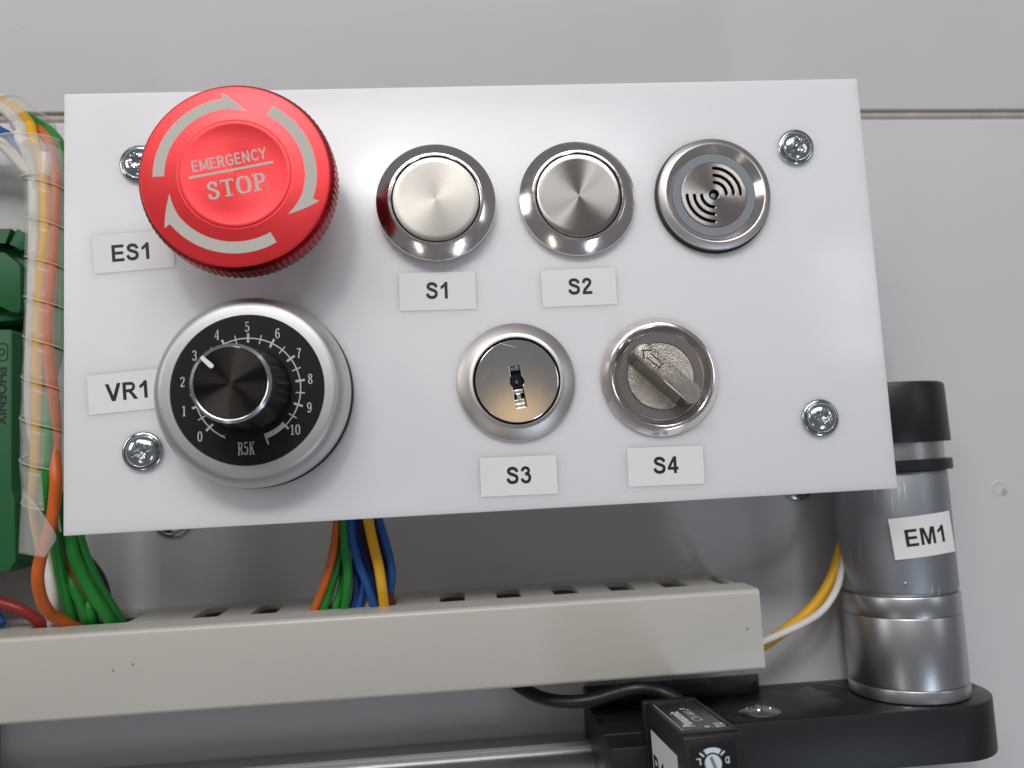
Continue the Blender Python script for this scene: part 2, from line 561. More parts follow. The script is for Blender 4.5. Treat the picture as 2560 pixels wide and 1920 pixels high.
SERIF = {   # narrow serifed figures and capitals
    '0': (.62, [sr([(.31, .97), (.16, .86), (.10, .5), (.16, .14), (.31, .03)]), sr([(.31, .97), (.46, .86), (.52, .5), (.46, .14), (.31, .03)])]),
    '1': (.62, [rect(.25, 0, .40, 1), rect(.12, 0, .53, .06), poly((.10, .82), (.25, .87), (.25, 1), (.22, 1))]),
    '2': (.62, [sr([(.12, .75), (.16, .90), (.31, .97), (.46, .88), (.49, .72), (.42, .52), (.25, .27), (.10, .06)]), rect(.10, 0, .52, .10), poly((.46, .1), (.52, .1), (.54, .22))]),
    '3': (.62, [sr([(.11, .80), (.18, .94), (.31, .97), (.44, .88), (.47, .75), (.42, .60), (.26, .53)]), sr([(.26, .53), (.43, .47), (.50, .30), (.44, .10), (.30, .03), (.16, .08), (.10, .22)])]),
    '4': (.62, [rect(.36, 0, .50, 1), rect(.05, .26, .58, .33), poly((.05, .33), (.13, .33), (.40, .9), (.40, 1)), rect(.27, 0, .58, .05)]),
    '5': (.62, [rect(.13, .90, .50, 1), rect(.13, .52, .19, .93), sr([(.16, .55), (.30, .62), (.45, .54), (.50, .33), (.44, .11), (.30, .03), (.16, .08), (.10, .22)])]),
    '6': (.62, [sr([(.50, .82), (.43, .95), (.33, .97), (.19, .86), (.11, .5), (.16, .13), (.31, .03), (.46, .12), (.51, .32), (.45, .53), (.32, .60), (.17, .50)])]),
    '7': (.62, [rect(.10, .88, .54, 1), sr([(.51, .90), (.38, .62), (.29, .32), (.27, 0)]), poly((.10, .75), (.14, .88), (.10, .88))]),
    '8': (.62, [sr([(.31, .97), (.16, .90), (.13, .75), (.20, .60), (.40, .46), (.49, .28), (.44, .09), (.31, .03)]), sr([(.31, .97), (.45, .90), (.47, .75), (.40, .60), (.20, .47), (.11, .28), (.17, .09), (.31, .03)])]),
    '9': (.62, [sr([(.12, .18), (.19, .05), (.29, .03), (.43, .14), (.51, .5), (.46, .87), (.31, .97), (.16, .88), (.11, .68), (.17, .47), (.30, .40), (.45, .50)])]),
    'R': (.70, [rect(.14, 0, .28, 1), rect(.06, 0, .36, .05), rect(.06, .95, .36, 1), sr([(.28, .97), (.42, .96), (.54, .86), (.54, .65), (.44, .53), (.28, .51)]), sr([(.36, .50), (.48, .40), (.56, .10), (.66, .03)])]),
    'K': (.74, [rect(.14, 0, .28, 1), rect(.06, 0, .36, .05), rect(.06, .95, .36, 1), stroke([(.26, .38), (.58, .97)], .07, False), stroke([(.36, .56), (.60, .02)], .15, False), rect(.46, .95, .70, 1), rect(.48, 0, .72, .05)]),
    'S': (.80, [stroke([(.62, .70), (.58, .88), (.40, .955), (.22, .88), (.17, .74), (.24, .62), (.42, .52), (.60, .40), (.65, .25), (.57, .09), (.39, .04), (.20, .10), (.14, .28)], contrast=(.13, .18)),
                rect(.60, .66, .66, .98), rect(.11, .02, .17, .33)]),
    'T': (.88, [rect(.355, 0, .535, 1), rect(.05, .89, .84, 1), rect(.21, 0, .68, .09), poly((.05, .90), (.05, .70), (.12, .90)), poly((.84, .90), (.84, .70), (.77, .90))]),
    'O': (.98, [stroke([(.49, .96), (.25, .88), (.14, .5), (.25, .12), (.49, .04)], contrast=(.10, .19)), stroke([(.49, .96), (.73, .88), (.84, .5), (.73, .12), (.49, .04)], contrast=(.10, .19))]),
    'P': (.82, [rect(.15, 0, .33, 1), rect(.04, 0, .46, .09), rect(.04, .91, .35, 1), stroke([(.32, .95), (.52, .94), (.67, .84), (.68, .64), (.58, .50), (.32, .46)], contrast=(.11, .18))]),
}
lw = .15
SANS = {    # light grotesque capitals for the button's upper line
    'E': (.68, [rect(.06, 0, .06 + lw, 1), rect(.06 + lw, 1 - lw, .60, 1), rect(.06 + lw, .44, .56, .44 + lw), rect(.06 + lw, 0, .62, lw)]),
    'M': (.92, [rect(.06, 0, .06 + lw, 1), rect(.72, 0, .72 + lw, 1), stroke([(.12, 1), (.465, .08)], lw * .9, False), stroke([(.81, 1), (.465, .08)], lw * .9, False)]),
    'R': (.74, [rect(.06, 0, .06 + lw, 1), stroke([(.2, .925), (.45, .92), (.58, .80), (.57, .62), (.45, .52), (.2, .515)], lw), stroke([(.40, .50), (.62, 0)], lw, False)]),
    'G': (.80, [stroke([(.68, .76), (.58, .90), (.40, .925), (.21, .80), (.135, .5), (.21, .2), (.40, .075), (.58, .12), (.68, .24), (.675, .45)], lw), rect(.42, .40, .75, .40 + lw)]),
    'N': (.80, [rect(.06, 0, .06 + lw, 1), rect(.58, 0, .58 + lw, 1), stroke([(.13, .98), (.66, .02)], lw, False)]),
    'C': (.76, [stroke([(.66, .74), (.57, .90), (.40, .925), (.21, .80), (.135, .5), (.21, .2), (.40, .075), (.58, .12), (.67, .28)], lw)]),
    'Y': (.72, [stroke([(.05, 1), (.36, .45)], lw, False), stroke([(.67, 1), (.36, .45)], lw, False), rect(.36 - lw / 2, 0, .36 + lw / 2, .48)]),
}

def lettering(name, text, font, height, m, parent, center=(0, 0), z=0.05, xs=1.0, track=0.0, roll=0.0, shear=0.0, left=None, mapf=None):
    """print text as thin flat shapes on the surface at local height z, centred on center"""
    bm = bmesh.new()
    x = 0.0
    pieces = []
    for ch in text:
        if ch == ' ':
            x += .4
            continue
        adv, parts = font[ch]
        for k, part in enumerate(parts):
            for q in part:
                pieces.append(([(p.x + x + shear * p.y, p.y) for p in q], k))
        x += adv + track
    w = x - track
    c, s = math.cos(R(roll)), math.sin(R(roll))
    for q, k in pieces:
        vs = []
        for px, py in q:
            u = (px - w / 2) * height * xs
            v = (py - .5) * height
            X, Y = center[0] + u * c - v * s, center[1] + u * s + v * c
            zz = z + 0.006 * k
            vs.append(bm.verts.new(mapf(X, Y, zz) if mapf else (X, Y, zz)))
        try:
            bm.faces.new(vs)
        except ValueError:
            pass
    for f in bm.faces:
        f.normal_update()
        if not mapf and f.normal.z < 0:
            f.normal_flip()
    return obj(name, bm, m, parent, smooth=0, recalc=False)

def font_text(name, text, size, m, parent, loc, rot=(0, 0, 0), xs=1.0, shear=0.0, offset=0.0):
    cu = bpy.data.curves.new(name, 'FONT')
    cu.body = text
    cu.size = size * S
    cu.align_x = 'CENTER'
    cu.align_y = 'CENTER'
    cu.shear = shear
    cu.offset = offset * S
    tmp = bpy.data.objects.new("tmp", cu)
    COL.objects.link(tmp)
    me = bpy.data.meshes.new_from_object(tmp)
    bpy.data.objects.remove(tmp)
    bpy.data.curves.remove(cu)
    me.name = name
    me.transform(Matrix.Diagonal((xs, 1, 1, 1)))
    me.materials.clear()
    me.materials.append(M[m])
    o = bpy.data.objects.new(name, me)
    COL.objects.link(o)
    o.parent = parent
    o.location = Vector(loc) * S
    o.rotation_euler = rot
    return o

def add_poly(bm, pts, z):
    f = bm.faces.new([bm.verts.new((x, y, z)) for x, y in pts])
    f.normal_update()
    if f.normal.z < 0:
        f.normal_flip()

WIRES_LEFT = [
('yellow', 2.3, 'yellow wire inside the clear spiral wrap beside the panel', [(-111.7, 18.0, 54.4), (-107.6, 17.0, 52.5), (-103.9, 16.0, 50.2), (-99.7, 14.0, 45.8), (-97.8, 12.0, 41.5), (-95.5, 10.0, 35.7), (-94.1, 9.0, 30.4), (-93.6, 8.8, 25.3), (-93.6, 8.8, 17.1), (-94.5, 9.0, 8.3), (-95.1, 9.2, -1.7), (-95.2, 9.2, -10.8), (-95.4, 9.4, -21.0), (-95.9, 10.0, -30.8), (-97.3, 12.0, -38.1), (-99.0, 17.0, -44.4), (-100.9, 24.0, -51.9)]) ,
('orange', 2.5, 'orange wire leaving the spiral wrap and curling into the cable duct', [(-110.2, 22.0, 50.2), (-103.8, 20.0, 49.1), (-99.2, 17.0, 46.0), (-97.1, 15.0, 43.6), (-94.0, 12.0, 39.8), (-92.9, 11.0, 35.2), (-92.0, 10.0, 30.7), (-91.6, 9.3, 25.4), (-91.8, 9.0, 16.7), (-92.4, 9.0, 7.8), (-93.0, 9.0, -2.6), (-92.2, 9.0, -12.4), (-90.8, 9.0, -20.1), (-90.2, 9.0, -25.6), (-90.9, 8.6, -32.9), (-92.0, 9.5, -40.4), (-93.3, 10.0, -45.4), (-94.5, 10.0, -48.9), (-95.9, 11.0, -54.3), (-96.5, 14.0, -59.4), (-96.3, 18.0, -63.3), (-94.5, 22.0, -65.9), (-93.1, 25.0, -68.0)]) ,
('white', 2.6, 'white wire crossing below the yellow one at the top of the wrap', [(-110.5, 16.0, 51.8), (-106.0, 14.0, 47.3), (-102.5, 12.0, 44.1), (-99.6, 11.0, 40.3), (-97.4, 10.0, 35.5), (-96.3, 9.6, 30.8), (-96.1, 9.6, 25.4), (-96.3, 10.0, 15.8), (-96.7, 10.4, 5.3), (-97.3, 11.0, -5.0), (-98.0, 12.0, -17.0), (-99.0, 15.0, -27.2), (-99.8, 20.0, -39.4), (-99.3, 22.0, -50.9), (-97.7, 21.0, -57.4), (-97.6, 22.0, -62.4), (-100.0, 26.0, -68.2)]) ,
('white', 2.4, 'lower white wire entering the flared end of the spiral wrap', [(-108.2, 12.0, 41.6), (-104.3, 11.0, 39.9), (-101.2, 10.0, 37.0), (-98.3, 9.6, 33.6), (-95.8, 9.2, 31.4), (-94.3, 10.0, 31.1), (-95.0, 14.0, 30.5), (-96.1, 17.0, 23.2)]) ,
('green', 2.5, 'green wire showing at the right edge of the spiral wrap', [(-111.3, 24.0, 54.5), (-104.3, 21.0, 51.0), (-97.9, 17.0, 46.0), (-94.3, 14.0, 42.5), (-92.5, 13.0, 39.3), (-91.5, 12.0, 31.5), (-90.9, 11.0, 14.6), (-91.0, 11.0, -2.3), (-92.8, 12.0, -8.6), (-93.4, 11.0, -13.2), (-93.5, 10.0, -18.0), (-93.0, 9.4, -27.3), (-93.6, 9.4, -34.6), (-94.5, 11.0, -40.0), (-94.7, 15.0, -45.7), (-94.9, 18.0, -51.6), (-94.8, 19.0, -55.4), (-94.1, 21.0, -62.0), (-94.2, 25.0, -67.5)]) ,
('blue', 2.2, 'blue wire at the left edge under the white wire above the flared wrap', [(-112.7, 20.0, 48.4), (-108.1, 18.0, 45.7), (-104.6, 16.0, 43.2), (-101.9, 15.0, 39.4), (-100.0, 16.0, 34.2), (-99.1, 17.0, 28.9)]) ,
('green', 2.5, 'middle green wire fanning out under the panel corner into the duct', [(-92.1, 14.0, -37.0), (-92.2, 16.0, -43.9), (-92.0, 17.0, -47.4), (-91.0, 17.0, -51.7), (-88.2, 18.0, -58.6), (-86.0, 20.0, -63.8), (-85.3, 24.0, -68.8)]) ,
('green', 2.5, 'rightmost green wire of the fan under the panel corner', [(-92.1, 18.0, -37.1), (-91.7, 19.0, -44.1), (-91.4, 20.0, -47.7), (-90.5, 21.0, -52.1), (-88.5, 22.0, -57.7), (-85.7, 24.0, -64.2), (-84.3, 27.0, -69.2)]) ,
('green', 2.4, 'short green wire low in the fan between its neighbours', [(-96.5, 22.0, -45.8), (-95.8, 22.0, -52.0), (-94.6, 21.0, -54.6), (-92.4, 20.0, -58.3), (-90.7, 21.0, -63.5), (-91.1, 25.0, -68.6)]) ,
('green', 2.4, 'thin dark green wire at the front of the fan above the duct lip', [(-92.2, 23.0, -54.1), (-90.9, 22.0, -60.2), (-89.4, 21.0, -63.6), (-90.0, 25.0, -68.6)]) ,
('brown', 1.5, 'thin brown wire between two green wires above the duct', [(-95.6, 20.0, -46.6), (-94.6, 20.0, -50.7), (-92.4, 20.0, -55.3), (-90.3, 21.0, -60.9), (-89.3, 23.0, -65.2)]) ,
('black', 2.0, 'black wire curving behind the green fan above the duct', [(-95.3, 28.0, -49.1), (-93.3, 28.0, -52.4), (-90.2, 27.0, -56.0), (-88.3, 26.0, -59.8), (-88.2, 27.0, -64.2), (-89.2, 29.0, -67.7)]) ,
('white', 2.2, 'short white wire behind the orange loop at the duct slot', [(-99.7, 27.0, -55.9), (-98.6, 26.0, -61.1), (-97.2, 25.0, -64.8), (-97.4, 27.0, -69.0)]) ,
('red', 2.5, 'dark red wire running down into the duct at the left edge', [(-113.5, 22.0, -59.2), (-109.2, 22.0, -60.5), (-105.6, 22.0, -61.9), (-102.7, 23.0, -64.1), (-101.2, 24.0, -66.5), (-102.1, 27.0, -70.0)]) ,
('blue', 2.2, 'blue wire end at the left edge above the duct', [(-114.8, 26.0, -60.2), (-111.6, 25.0, -63.7), (-109.9, 24.0, -65.6)]) ,
]
WIRES_MID = [
('orange', 1.9, 'orange wire leaving the panel underside leftmost of the middle bunch', [(-34.5, 18.0, -43.9), (-34.8, 18.0, -46.9), (-35.1, 18.0, -49.3), (-36.2, 18.0, -54.8), (-38.4, 19.0, -61.1), (-41.0, 21.0, -66.5), (-42.0, 24.0, -68.9)]) ,
('green', 2.0, 'straight green wire in the middle bunch below the panel', [(-33.4, 17.0, -43.9), (-33.2, 17.0, -47.1), (-33.1, 17.0, -52.5), (-32.7, 17.0, -58.8), (-34.0, 20.0, -66.3), (-34.7, 23.0, -69.2)]) ,
('green', 2.0, 'green wire of the middle bunch splaying left beside the orange one', [(-33.4, 19.0, -44.0), (-33.6, 19.0, -49.4), (-34.1, 19.0, -53.4), (-35.1, 19.0, -56.6), (-37.2, 20.0, -62.1), (-38.9, 21.0, -66.6), (-39.8, 24.0, -69.0)]) ,
('green', 1.9, 'green wire hidden behind the other two in the middle bunch', [(-33.6, 21.0, -52.8), (-34.2, 21.0, -59.3), (-35.1, 21.0, -63.2), (-36.2, 21.0, -66.5), (-36.8, 24.0, -69.2)]) ,
('blue', 2.0, 'front blue wire sweeping right across the middle bunch', [(-31.5, 17.0, -44.0), (-31.6, 17.0, -46.9), (-31.4, 17.0, -51.0), (-30.3, 17.0, -55.8), (-28.7, 18.0, -60.8), (-27.3, 20.0, -66.3), (-27.4, 23.0, -69.0)]) ,
('navy', 2.0, 'dark blue wire behind the front blue one in the middle bunch', [(-30.8, 20.0, -44.2), (-30.7, 20.0, -47.1), (-30.1, 20.0, -52.2), (-28.8, 20.0, -57.1), (-27.5, 20.0, -61.9), (-27.0, 22.0, -66.3), (-27.2, 24.0, -69.2)]) ,
('navy', 2.0, 'dark blue wire dropping straight down behind the middle bunch', [(-32.0, 22.0, -49.8), (-31.4, 22.0, -56.3), (-31.3, 21.0, -61.8), (-32.1, 21.0, -66.6), (-32.8, 24.0, -69.5)]) ,
('blue', 1.9, 'pale blue wire splaying left at the foot of the middle bunch', [(-30.2, 23.0, -54.9), (-29.8, 22.0, -59.7), (-30.1, 21.0, -62.7), (-31.2, 21.0, -66.7), (-32.0, 24.0, -69.5)]) ,
('maroon', 1.7, 'maroon wire left of the yellow one in the middle bunch', [(-30.1, 21.0, -44.3), (-30.0, 21.0, -47.4), (-29.4, 21.0, -51.5), (-27.9, 21.0, -56.4), (-27.0, 22.0, -60.6), (-26.3, 24.0, -66.6)]) ,
('white', 1.8, 'white wire behind the blue and yellow wires of the middle bunch', [(-29.5, 25.0, -51.8), (-28.5, 25.0, -57.6), (-28.1, 25.0, -61.0), (-29.5, 24.0, -64.8), (-29.6, 23.0, -66.9), (-29.9, 25.0, -69.2)]) ,
('yellow', 2.3, 'yellow wire at the front of the middle bunch below the panel', [(-28.1, 16.0, -44.1), (-27.7, 16.0, -46.7), (-26.8, 16.0, -52.0), (-25.8, 16.0, -56.8), (-25.3, 17.0, -61.7), (-25.2, 20.0, -66.6), (-25.4, 23.0, -69.1)]) ,
('maroon', 1.7, 'maroon wire right of the yellow one in the middle bunch', [(-26.7, 20.0, -47.5), (-25.9, 20.0, -52.4), (-24.9, 20.0, -57.3), (-24.3, 20.0, -61.4), (-23.6, 21.0, -66.3), (-23.8, 24.0, -69.1)]) ,
('blue', 2.0, 'outermost blue wire bulging right of the middle bunch', [(-26.5, 18.0, -44.0), (-25.6, 18.0, -47.0), (-24.5, 18.0, -51.2), (-23.5, 18.0, -55.6), (-23.3, 19.0, -59.7), (-24.1, 21.0, -63.9), (-24.7, 24.0, -67.6)]) ,
]
WIRES_MOTOR = [
('yellow', 2.5, 'yellow wire looping from the duct end up behind the motor', [(87.7, 32.0, -59.4), (85.4, 31.0, -63.9), (82.8, 30.0, -68.3), (79.1, 29.0, -72.6), (74.5, 28.0, -76.1), (70.7, 27.0, -78.1), (64.0, 26.0, -81.6), (60.5, 26.0, -82.9)]) ,
('white', 1.7, 'white wire looping from the duct end up behind the motor', [(86.8, 30.0, -62.3), (85.0, 29.0, -66.8), (82.4, 27.0, -70.6), (77.8, 25.0, -74.6), (71.6, 23.0, -77.1), (62.3, 22.0, -80.0), (58.5, 22.0, -81.0)]) ,
]
# ------------------------------------------------------------------ the wall
wall = tag(bpy.data.objects.new("wall", None), kind='structure')
COL.objects.link(wall)
WY = 42.0
wall.location = Vector((0, WY, 59.0)) * S
wall.rotation_euler = (0, R(1.1), 0)
# two white boards with a dirty joint between them; local x along the joint, z up, y into the wall
def board_upper():
    pts = [(0, 0.35), (0.12, 0.12), (0.4, 0), (260, 0), (260, 16), (0, 16)]      # (z, y)
    return pts
def sweep_x(pts, x0, x1, bm=None):
    b = bmesh.new()
    lo = [b.verts.new((x0, y, z)) for z, y in pts]
    hi = [b.verts.new((x1, y, z)) for z, y in pts]
    b.faces.new(lo)
    b.faces.new(hi)
    n = len(pts)
    for i in range(n):
        j = (i + 1) % n
        b.faces.new((lo[i], lo[j], hi[j], hi[i]))
    return join(bm, b)
obj("wall_board", sweep_x(board_upper(), -420, 480), 'wall', wall, 25)
low = [(-2.6, 0.9), (-3.6, 0.15), (-3.9, 0), (-330, 0), (-330, 16), (-2.6, 16)]
obj("wall_board", sweep_x(low, -420, 480), 'wall', wall, 25)
obj("joint_strip", sweep_x([(-0.005, 1.3), (-1.6, 1.0), (-2.595, 1.9), (-2.595, 10), (-0.005, 10)], -420, 480), 'groove', wall, 20)
# chipped screw hole near the right edge: a crater with a raised crescent rim
bm = relief(2.6, 16, 40, lambda x, y: (0.25 * math.exp(-((math.hypot(x, y) - 1.7) / .3) ** 2) * (0.4 + 0.6 * (y - x > -0.4))
                                       if math.hypot(x, y) < 2.55 else 0.0) + 0.02)
chip = obj("chipped_hole", bm, 'wall', wall, 30, loc=(138.7, 0.0, -105.6), rot=FACE)
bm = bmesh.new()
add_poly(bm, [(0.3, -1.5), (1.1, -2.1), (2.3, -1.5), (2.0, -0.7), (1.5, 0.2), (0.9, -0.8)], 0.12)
obj("hole_crack", bm, 'groove', chip, 0)  # brown crack at the right of the chipped hole

# ------------------------------------------------------------------ the white panel
PW, PH, PT = 171.4, 91.2, 3.0
bm = box(-PW / 2, 0, -PH / 2, PW / 2, PT, PH / 2, bevel=0.22, seg=2)
tag(obj("control_panel", bm, 'acrylic'), "large white acrylic panel carrying the knobs, buttons and paper labels", "panel")

# ------------------------------------------------------------------ cross-head screws
def screw_parts(root, rad=3.9, dome=2.95, mat_='zinc', turn=0):
    bm = lathe([(rad - .15, 0), (rad, .15), (rad, .75), (rad - .18, .95), (dome + .35, 1.0), (dome + .12, .80), (dome, .80)], 64)
    obj("washer_flange", bm, mat_, root, 40)
    ct, st = math.cos(R(turn)), math.sin(R(turn))
    def h(x, y):
        r = math.hypot(x, y)
        z = 0.85 + 1.55 * math.sqrt(max(0, 1 - (r / (dome + .02)) ** 2)) ** 0.85 if r < dome else .8
        u, v = x * ct + y * st, -x * st + y * ct
        m_, n_ = max(abs(u), abs(v)), min(abs(u), abs(v))
        w = 0.40 + .12 * max(0, 1 - m_)
        if m_ < 1.75 and n_ < w + .14:
            k = min(1, (w + .14 - n_) / .14) * min(1, (1.75 - m_) / .2)
            z -= k * (0.55 + 0.95 * max(0, 1 - m_ / 1.75))
        if .55 < n_ and m_ < 1.15 and n_ < .95:     # the chipped flats between the arms
            z -= .25 * (1 - (m_ - .55) / .6)
        return z
    bm = relief(dome, 34, 120, h)
    hd = obj("screw_head", bm, mat_, root, 50)
    return hd
for x, z, turn, lab in ((-70.3, 29.8, 25, "zinc cross-head screw at the panel's top left corner, half covered by the red button"),
                        (69.9, 29.8, 28, "zinc cross-head screw at the panel's top right corner beside the buzzer"),
                        (69.9, -29.8, 62, "zinc cross-head screw low on the panel's right side above the motor"),
                        (-70.1, -29.7, 18, "zinc cross-head screw at the panel's lower left below the VR1 label")):
    t = panel_thing("panel_screw", lab, "screw", x, z, 0, "screws holding the white panel")
    screw_parts(t, 3.95, 3.15, turn=turn)
for x, z, lab in ((-78.7, -44.6, "larger wall screw half hidden under the panel's lower left edge"),
                  (81.3, -44.2, "larger wall screw half hidden under the panel's lower right edge")):
    t = panel_thing("wall_screw", lab, "screw", x, z, 0, "wall screws behind the panel", y=WY)
    screw_parts(t, 5.1, 4.3, turn=40)
    bm = lathe([(2.0, -.5), (2.0, .1)], 24)
    obj("shank", bm, 'zinc', t)

# ------------------------------------------------------------------ emergency stop
t = panel_thing("emergency_stop_button", "big red round emergency stop button with grey arrows", "button", -46.6, 20.7)
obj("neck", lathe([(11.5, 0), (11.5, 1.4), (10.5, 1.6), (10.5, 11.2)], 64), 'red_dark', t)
NT = 92
def knurl(r, h, a):
    return r - 0.22 * (0.5 + 0.5 * math.cos(NT * a)) ** 1.5 if r > 18.3 and 10.7 < h < 15.6 else r
prof = [(10.5, 10.2), (17.5, 10.2), (18.1, 10.5), (18.35, 10.9), (18.5, 11.3), (18.5, 12.6), (18.5, 14.0), (18.45, 15.2), (18.2, 15.9), (17.8, 16.3), (17.62, 16.8)]
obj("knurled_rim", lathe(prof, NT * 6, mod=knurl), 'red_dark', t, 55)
prof = [(17.66, 16.6), (17.66, 16.85), (17.5, 16.97), (17.3, 17.0), (14.5, 17.28), (10.75, 17.62), (10.5, 17.64), (10.3, 17.6)]
obj("outer_face", lathe(prof, 160), 'red', t, 30)
prof = [(10.42, 17.55), (10.36, 17.74), (10.15, 17.80), (9.6, 17.72), (7, 17.65), (4, 17.60), (2, 17.585), (0, 17.58)]
obj("centre_dish", lathe(prof, 160), 'red', t, 30)
def face_h(r):
    return 17.0 + (17.3 - r) / 6.55 * 0.62
def dish_h(r):
    return 17.582 + 0.135 * (r / 9.5) ** 2
RF = 17.45
def arrow(a0, ash, abarb, atip):
    bm = bmesh.new()
    n = 28
    ri, ro, rb, rt = .742 * RF, .868 * RF, .94 * RF, .715 * RF
    rows = []
    for k in range(n + 1):
        a = a0 + (ash - a0) * k / n
        rows.append([(ri + (ro - ri) * q / 3, a) for q in range(4)])
    m_ = 10
    for k in range(m_ + 1):
        f = k / m_
        a = abarb + (atip - abarb) * f
        r0 = ri + (rt - ri) * f
        # straight outer edge from barb to tip
        pb = Vector((rb * math.cos(R(abarb)), rb * math.sin(R(abarb))))
        pt = Vector((rt * math.cos(R(atip)), rt * math.sin(R(atip))))
        p = pb + (pt - pb) * f
        ro_, ao_ = p.length, math.degrees(math.atan2(p.y, p.x))
        row = []
        for q in range(4):
            rr = r0 + (ro_ - r0) * q / 3
            row.append((rr, a))
        rows.append(row)
    V = [[bm.verts.new((r * math.cos(R(a)), r * math.sin(R(a)), face_h(r) + .035)) for r, a in row] for row in rows]
    for i, (A, B) in enumerate(zip(V, V[1:])):
        if i == n:
            continue
        for q in range(3):
            bm.faces.new((A[q], A[q + 1], B[q + 1], B[q]))
    bmesh.ops.recalc_face_normals(bm, faces=bm.faces)
    for f in bm.faces:
        if f.normal.z < 0:
            f.normal_flip()
    obj("arrow", bm, 'etch', t, 30, recalc=False)
arrow(180, 98, 98, 79.5)
arrow(62, -19.5, -19.5, -40)
arrow(-61, -143, -143, -164.5)
dz = lambda X, Y, zz: (X, Y, dish_h(math.hypot(X, Y)) + zz)
lettering("emergency_lettering", "EMERGENCY", SANS, 2.25, 'etch', t, (-1.0, 2.75), .03, xs=.88, track=.04, roll=9.8, mapf=dz)
lettering("stop_lettering", "STOP", SERIF, 3.35, 'etch', t, (.25, -2.35), .03, xs=.93, track=.03, roll=9.5, mapf=dz)
bm = bmesh.new()
c, s = math.cos(R(9.8)), math.sin(R(9.8))
N_ = 24
a = [[bm.verts.new(dz(-.6 + u * c - v * s, .80 + u * s + v * c, .03)) for v in (-.24, .24)] for u in [(-7.9 + 15.8 * k / N_) for k in range(N_ + 1)]]
for A, B in zip(a, a[1:]):
    bm.faces.new((A[0], B[0], B[1], A[1]))
obj("underline", bm, 'etch', t, 0, recalc=False)

# ------------------------------------------------------------------ potentiometer dial
t = panel_thing("potentiometer_dial", "silver rimmed black dial numbered 0 to 10 with a black knob", "dial", -46.95, -19.25)
obj("gasket", lathe([(18.6, 0), (19.0, .2), (19.0, 1.7), (18.5, 1.8)], 96), 'rubber', t)
prof = [(18.55, 1.75), (18.75, 2.2), (18.9, 4.2), (18.75, 6.2), (18.2, 8.0), (17.3, 9.3), (16.5, 9.75), (16.2, 9.83), (14.62, 9.9), (14.5, 9.75)]
prof2 = []
for p in spline([(r, h) for r, h in prof[1:8]], 4):
    prof2.append((p[0], p[1]))
obj("silver_rim", lathe([prof[0]] + prof2 + prof[8:], 128), 'silver', t, 30)
obj("dial_face", lathe([(14.5, 9.6), (14.45, 9.78), (0, 9.78)], 128), 'dial', t)
Z0 = 9.80
def polar(bm, r0, r1, a, w):
    ca, sa = math.cos(R(a)), math.sin(R(a))
    add_poly(bm, [(r * ca - q * sa, r * sa + q * ca) for r, q in ((r0, -w / 2), (r1, -w / 2), (r1, w / 2), (r0, w / 2))], Z0 + .012)
bm = bmesh.new()
for i in range(21):
    a = 223.5 - 13.5 * i
    if i % 2 == 0:
        polar(bm, 9.15, 10.95, a, .42)
    else:
        polar(bm, 9.1, 10.85, a, .22)
obj("tick_marks", bm, 'print', t, 0, recalc=False)
bm = bmesh.new()
def band(bm, a0, a1, f0, f1, n, z):
    P = []
    for k in range(n + 1):
        a = R(a0 + (a1 - a0) * k / n)
        P.append(((f0(k / n) * math.cos(a), f0(k / n) * math.sin(a)), (f1(k / n) * math.cos(a), f1(k / n) * math.sin(a))))
    for p, q in zip(P, P[1:]):
        add_poly(bm, [p[0], p[1], q[1], q[0]], z)
band(bm, 240, -46.5, lambda f: 9.9, lambda f: 10.14, 150, Z0)
band(bm, -47, -71, lambda f: 9.25 - .15 * f, lambda f: 10.14, 14, Z0 + .02)
polar(bm, 9.1, 11.3, -71, .30)
add_poly(bm, [(-4.3, -9.25), (-4.95, -8.85), (-5.55, -8.6), (-4.7, -8.45)], Z0 + .02)
add_poly(bm, [(-4.3, -8.5), (-4.1, -8.2), (-4.85, -9.0), (-5.1, -8.8)], Z0 + .03)
obj("scale_arc", bm, 'print', t, 0, recalc=False)
for ch, x, y in (('0', 392, 1283), ('1', 243, 1028), ('2', 233, 742), ('3', 352, 487), ('4', 570, 290), ('5', 868, 222),
                 ('6', 1165, 300), ('7', 1370, 505), ('8', 1475, 767), ('9', 1458, 1050), ('10', 1312, 1262)):
    lettering("dial_number", ch, SERIF, 1.95, 'print', t, ((x - 862) * .01941, (847 - y) * .0196), Z0, xs=.82 if len(ch) == 1 else .86)
lettering("dial_lettering", "R5K", SERIF, 2.45, 'print', t, (-.55, -11.25), Z0, xs=.66)
# the knob: tapered ribbed skirt, bright ring, turned face
def ribs(r, h, a):
    return r - 0.30 * (1 if (math.degrees(a) % 30) > 25.5 else 0) * (1 if 11 < h < 19.5 else 0)
k_ = obj("knob", lathe([(8.35, 9.8), (8.3, 10.3), (8.05, 11.2), (7.6, 16), (7.35, 19.3), (7.25, 20.5), (7.15, 21.3), (6.9, 21.3)], 180, mod=ribs), 'knob_side', t, 40)
obj("bright_ring", lathe([(7.16, 21.2), (7.18, 21.75), (6.62, 22.05), (6.5, 22.0), (6.45, 21.7)], 128), 'silver_ring', k_, 20)
prof = [(0, 21.9)]
nr = 15
for i in range(nr):
    for q in range(6):
        r = 6.45 * (i + (q + 1) / 6) / nr
        prof.append((r, 21.86 + .045 * math.cos(2 * PI * (q + 1) / 6) + .02 * (1 - (r / 6.45) ** 2)))
obj("knob_face", lathe(prof, 128), 'knob', k_, 70)
ang = math.atan2(2.93, -3.0)
u, v = Vector((math.cos(R(135.5)), math.sin(R(135.5)))), Vector((-math.sin(R(135.5)), math.cos(R(135.5))))
out = [u * 7.0 + v * .34, u * 7.0 - v * .34]
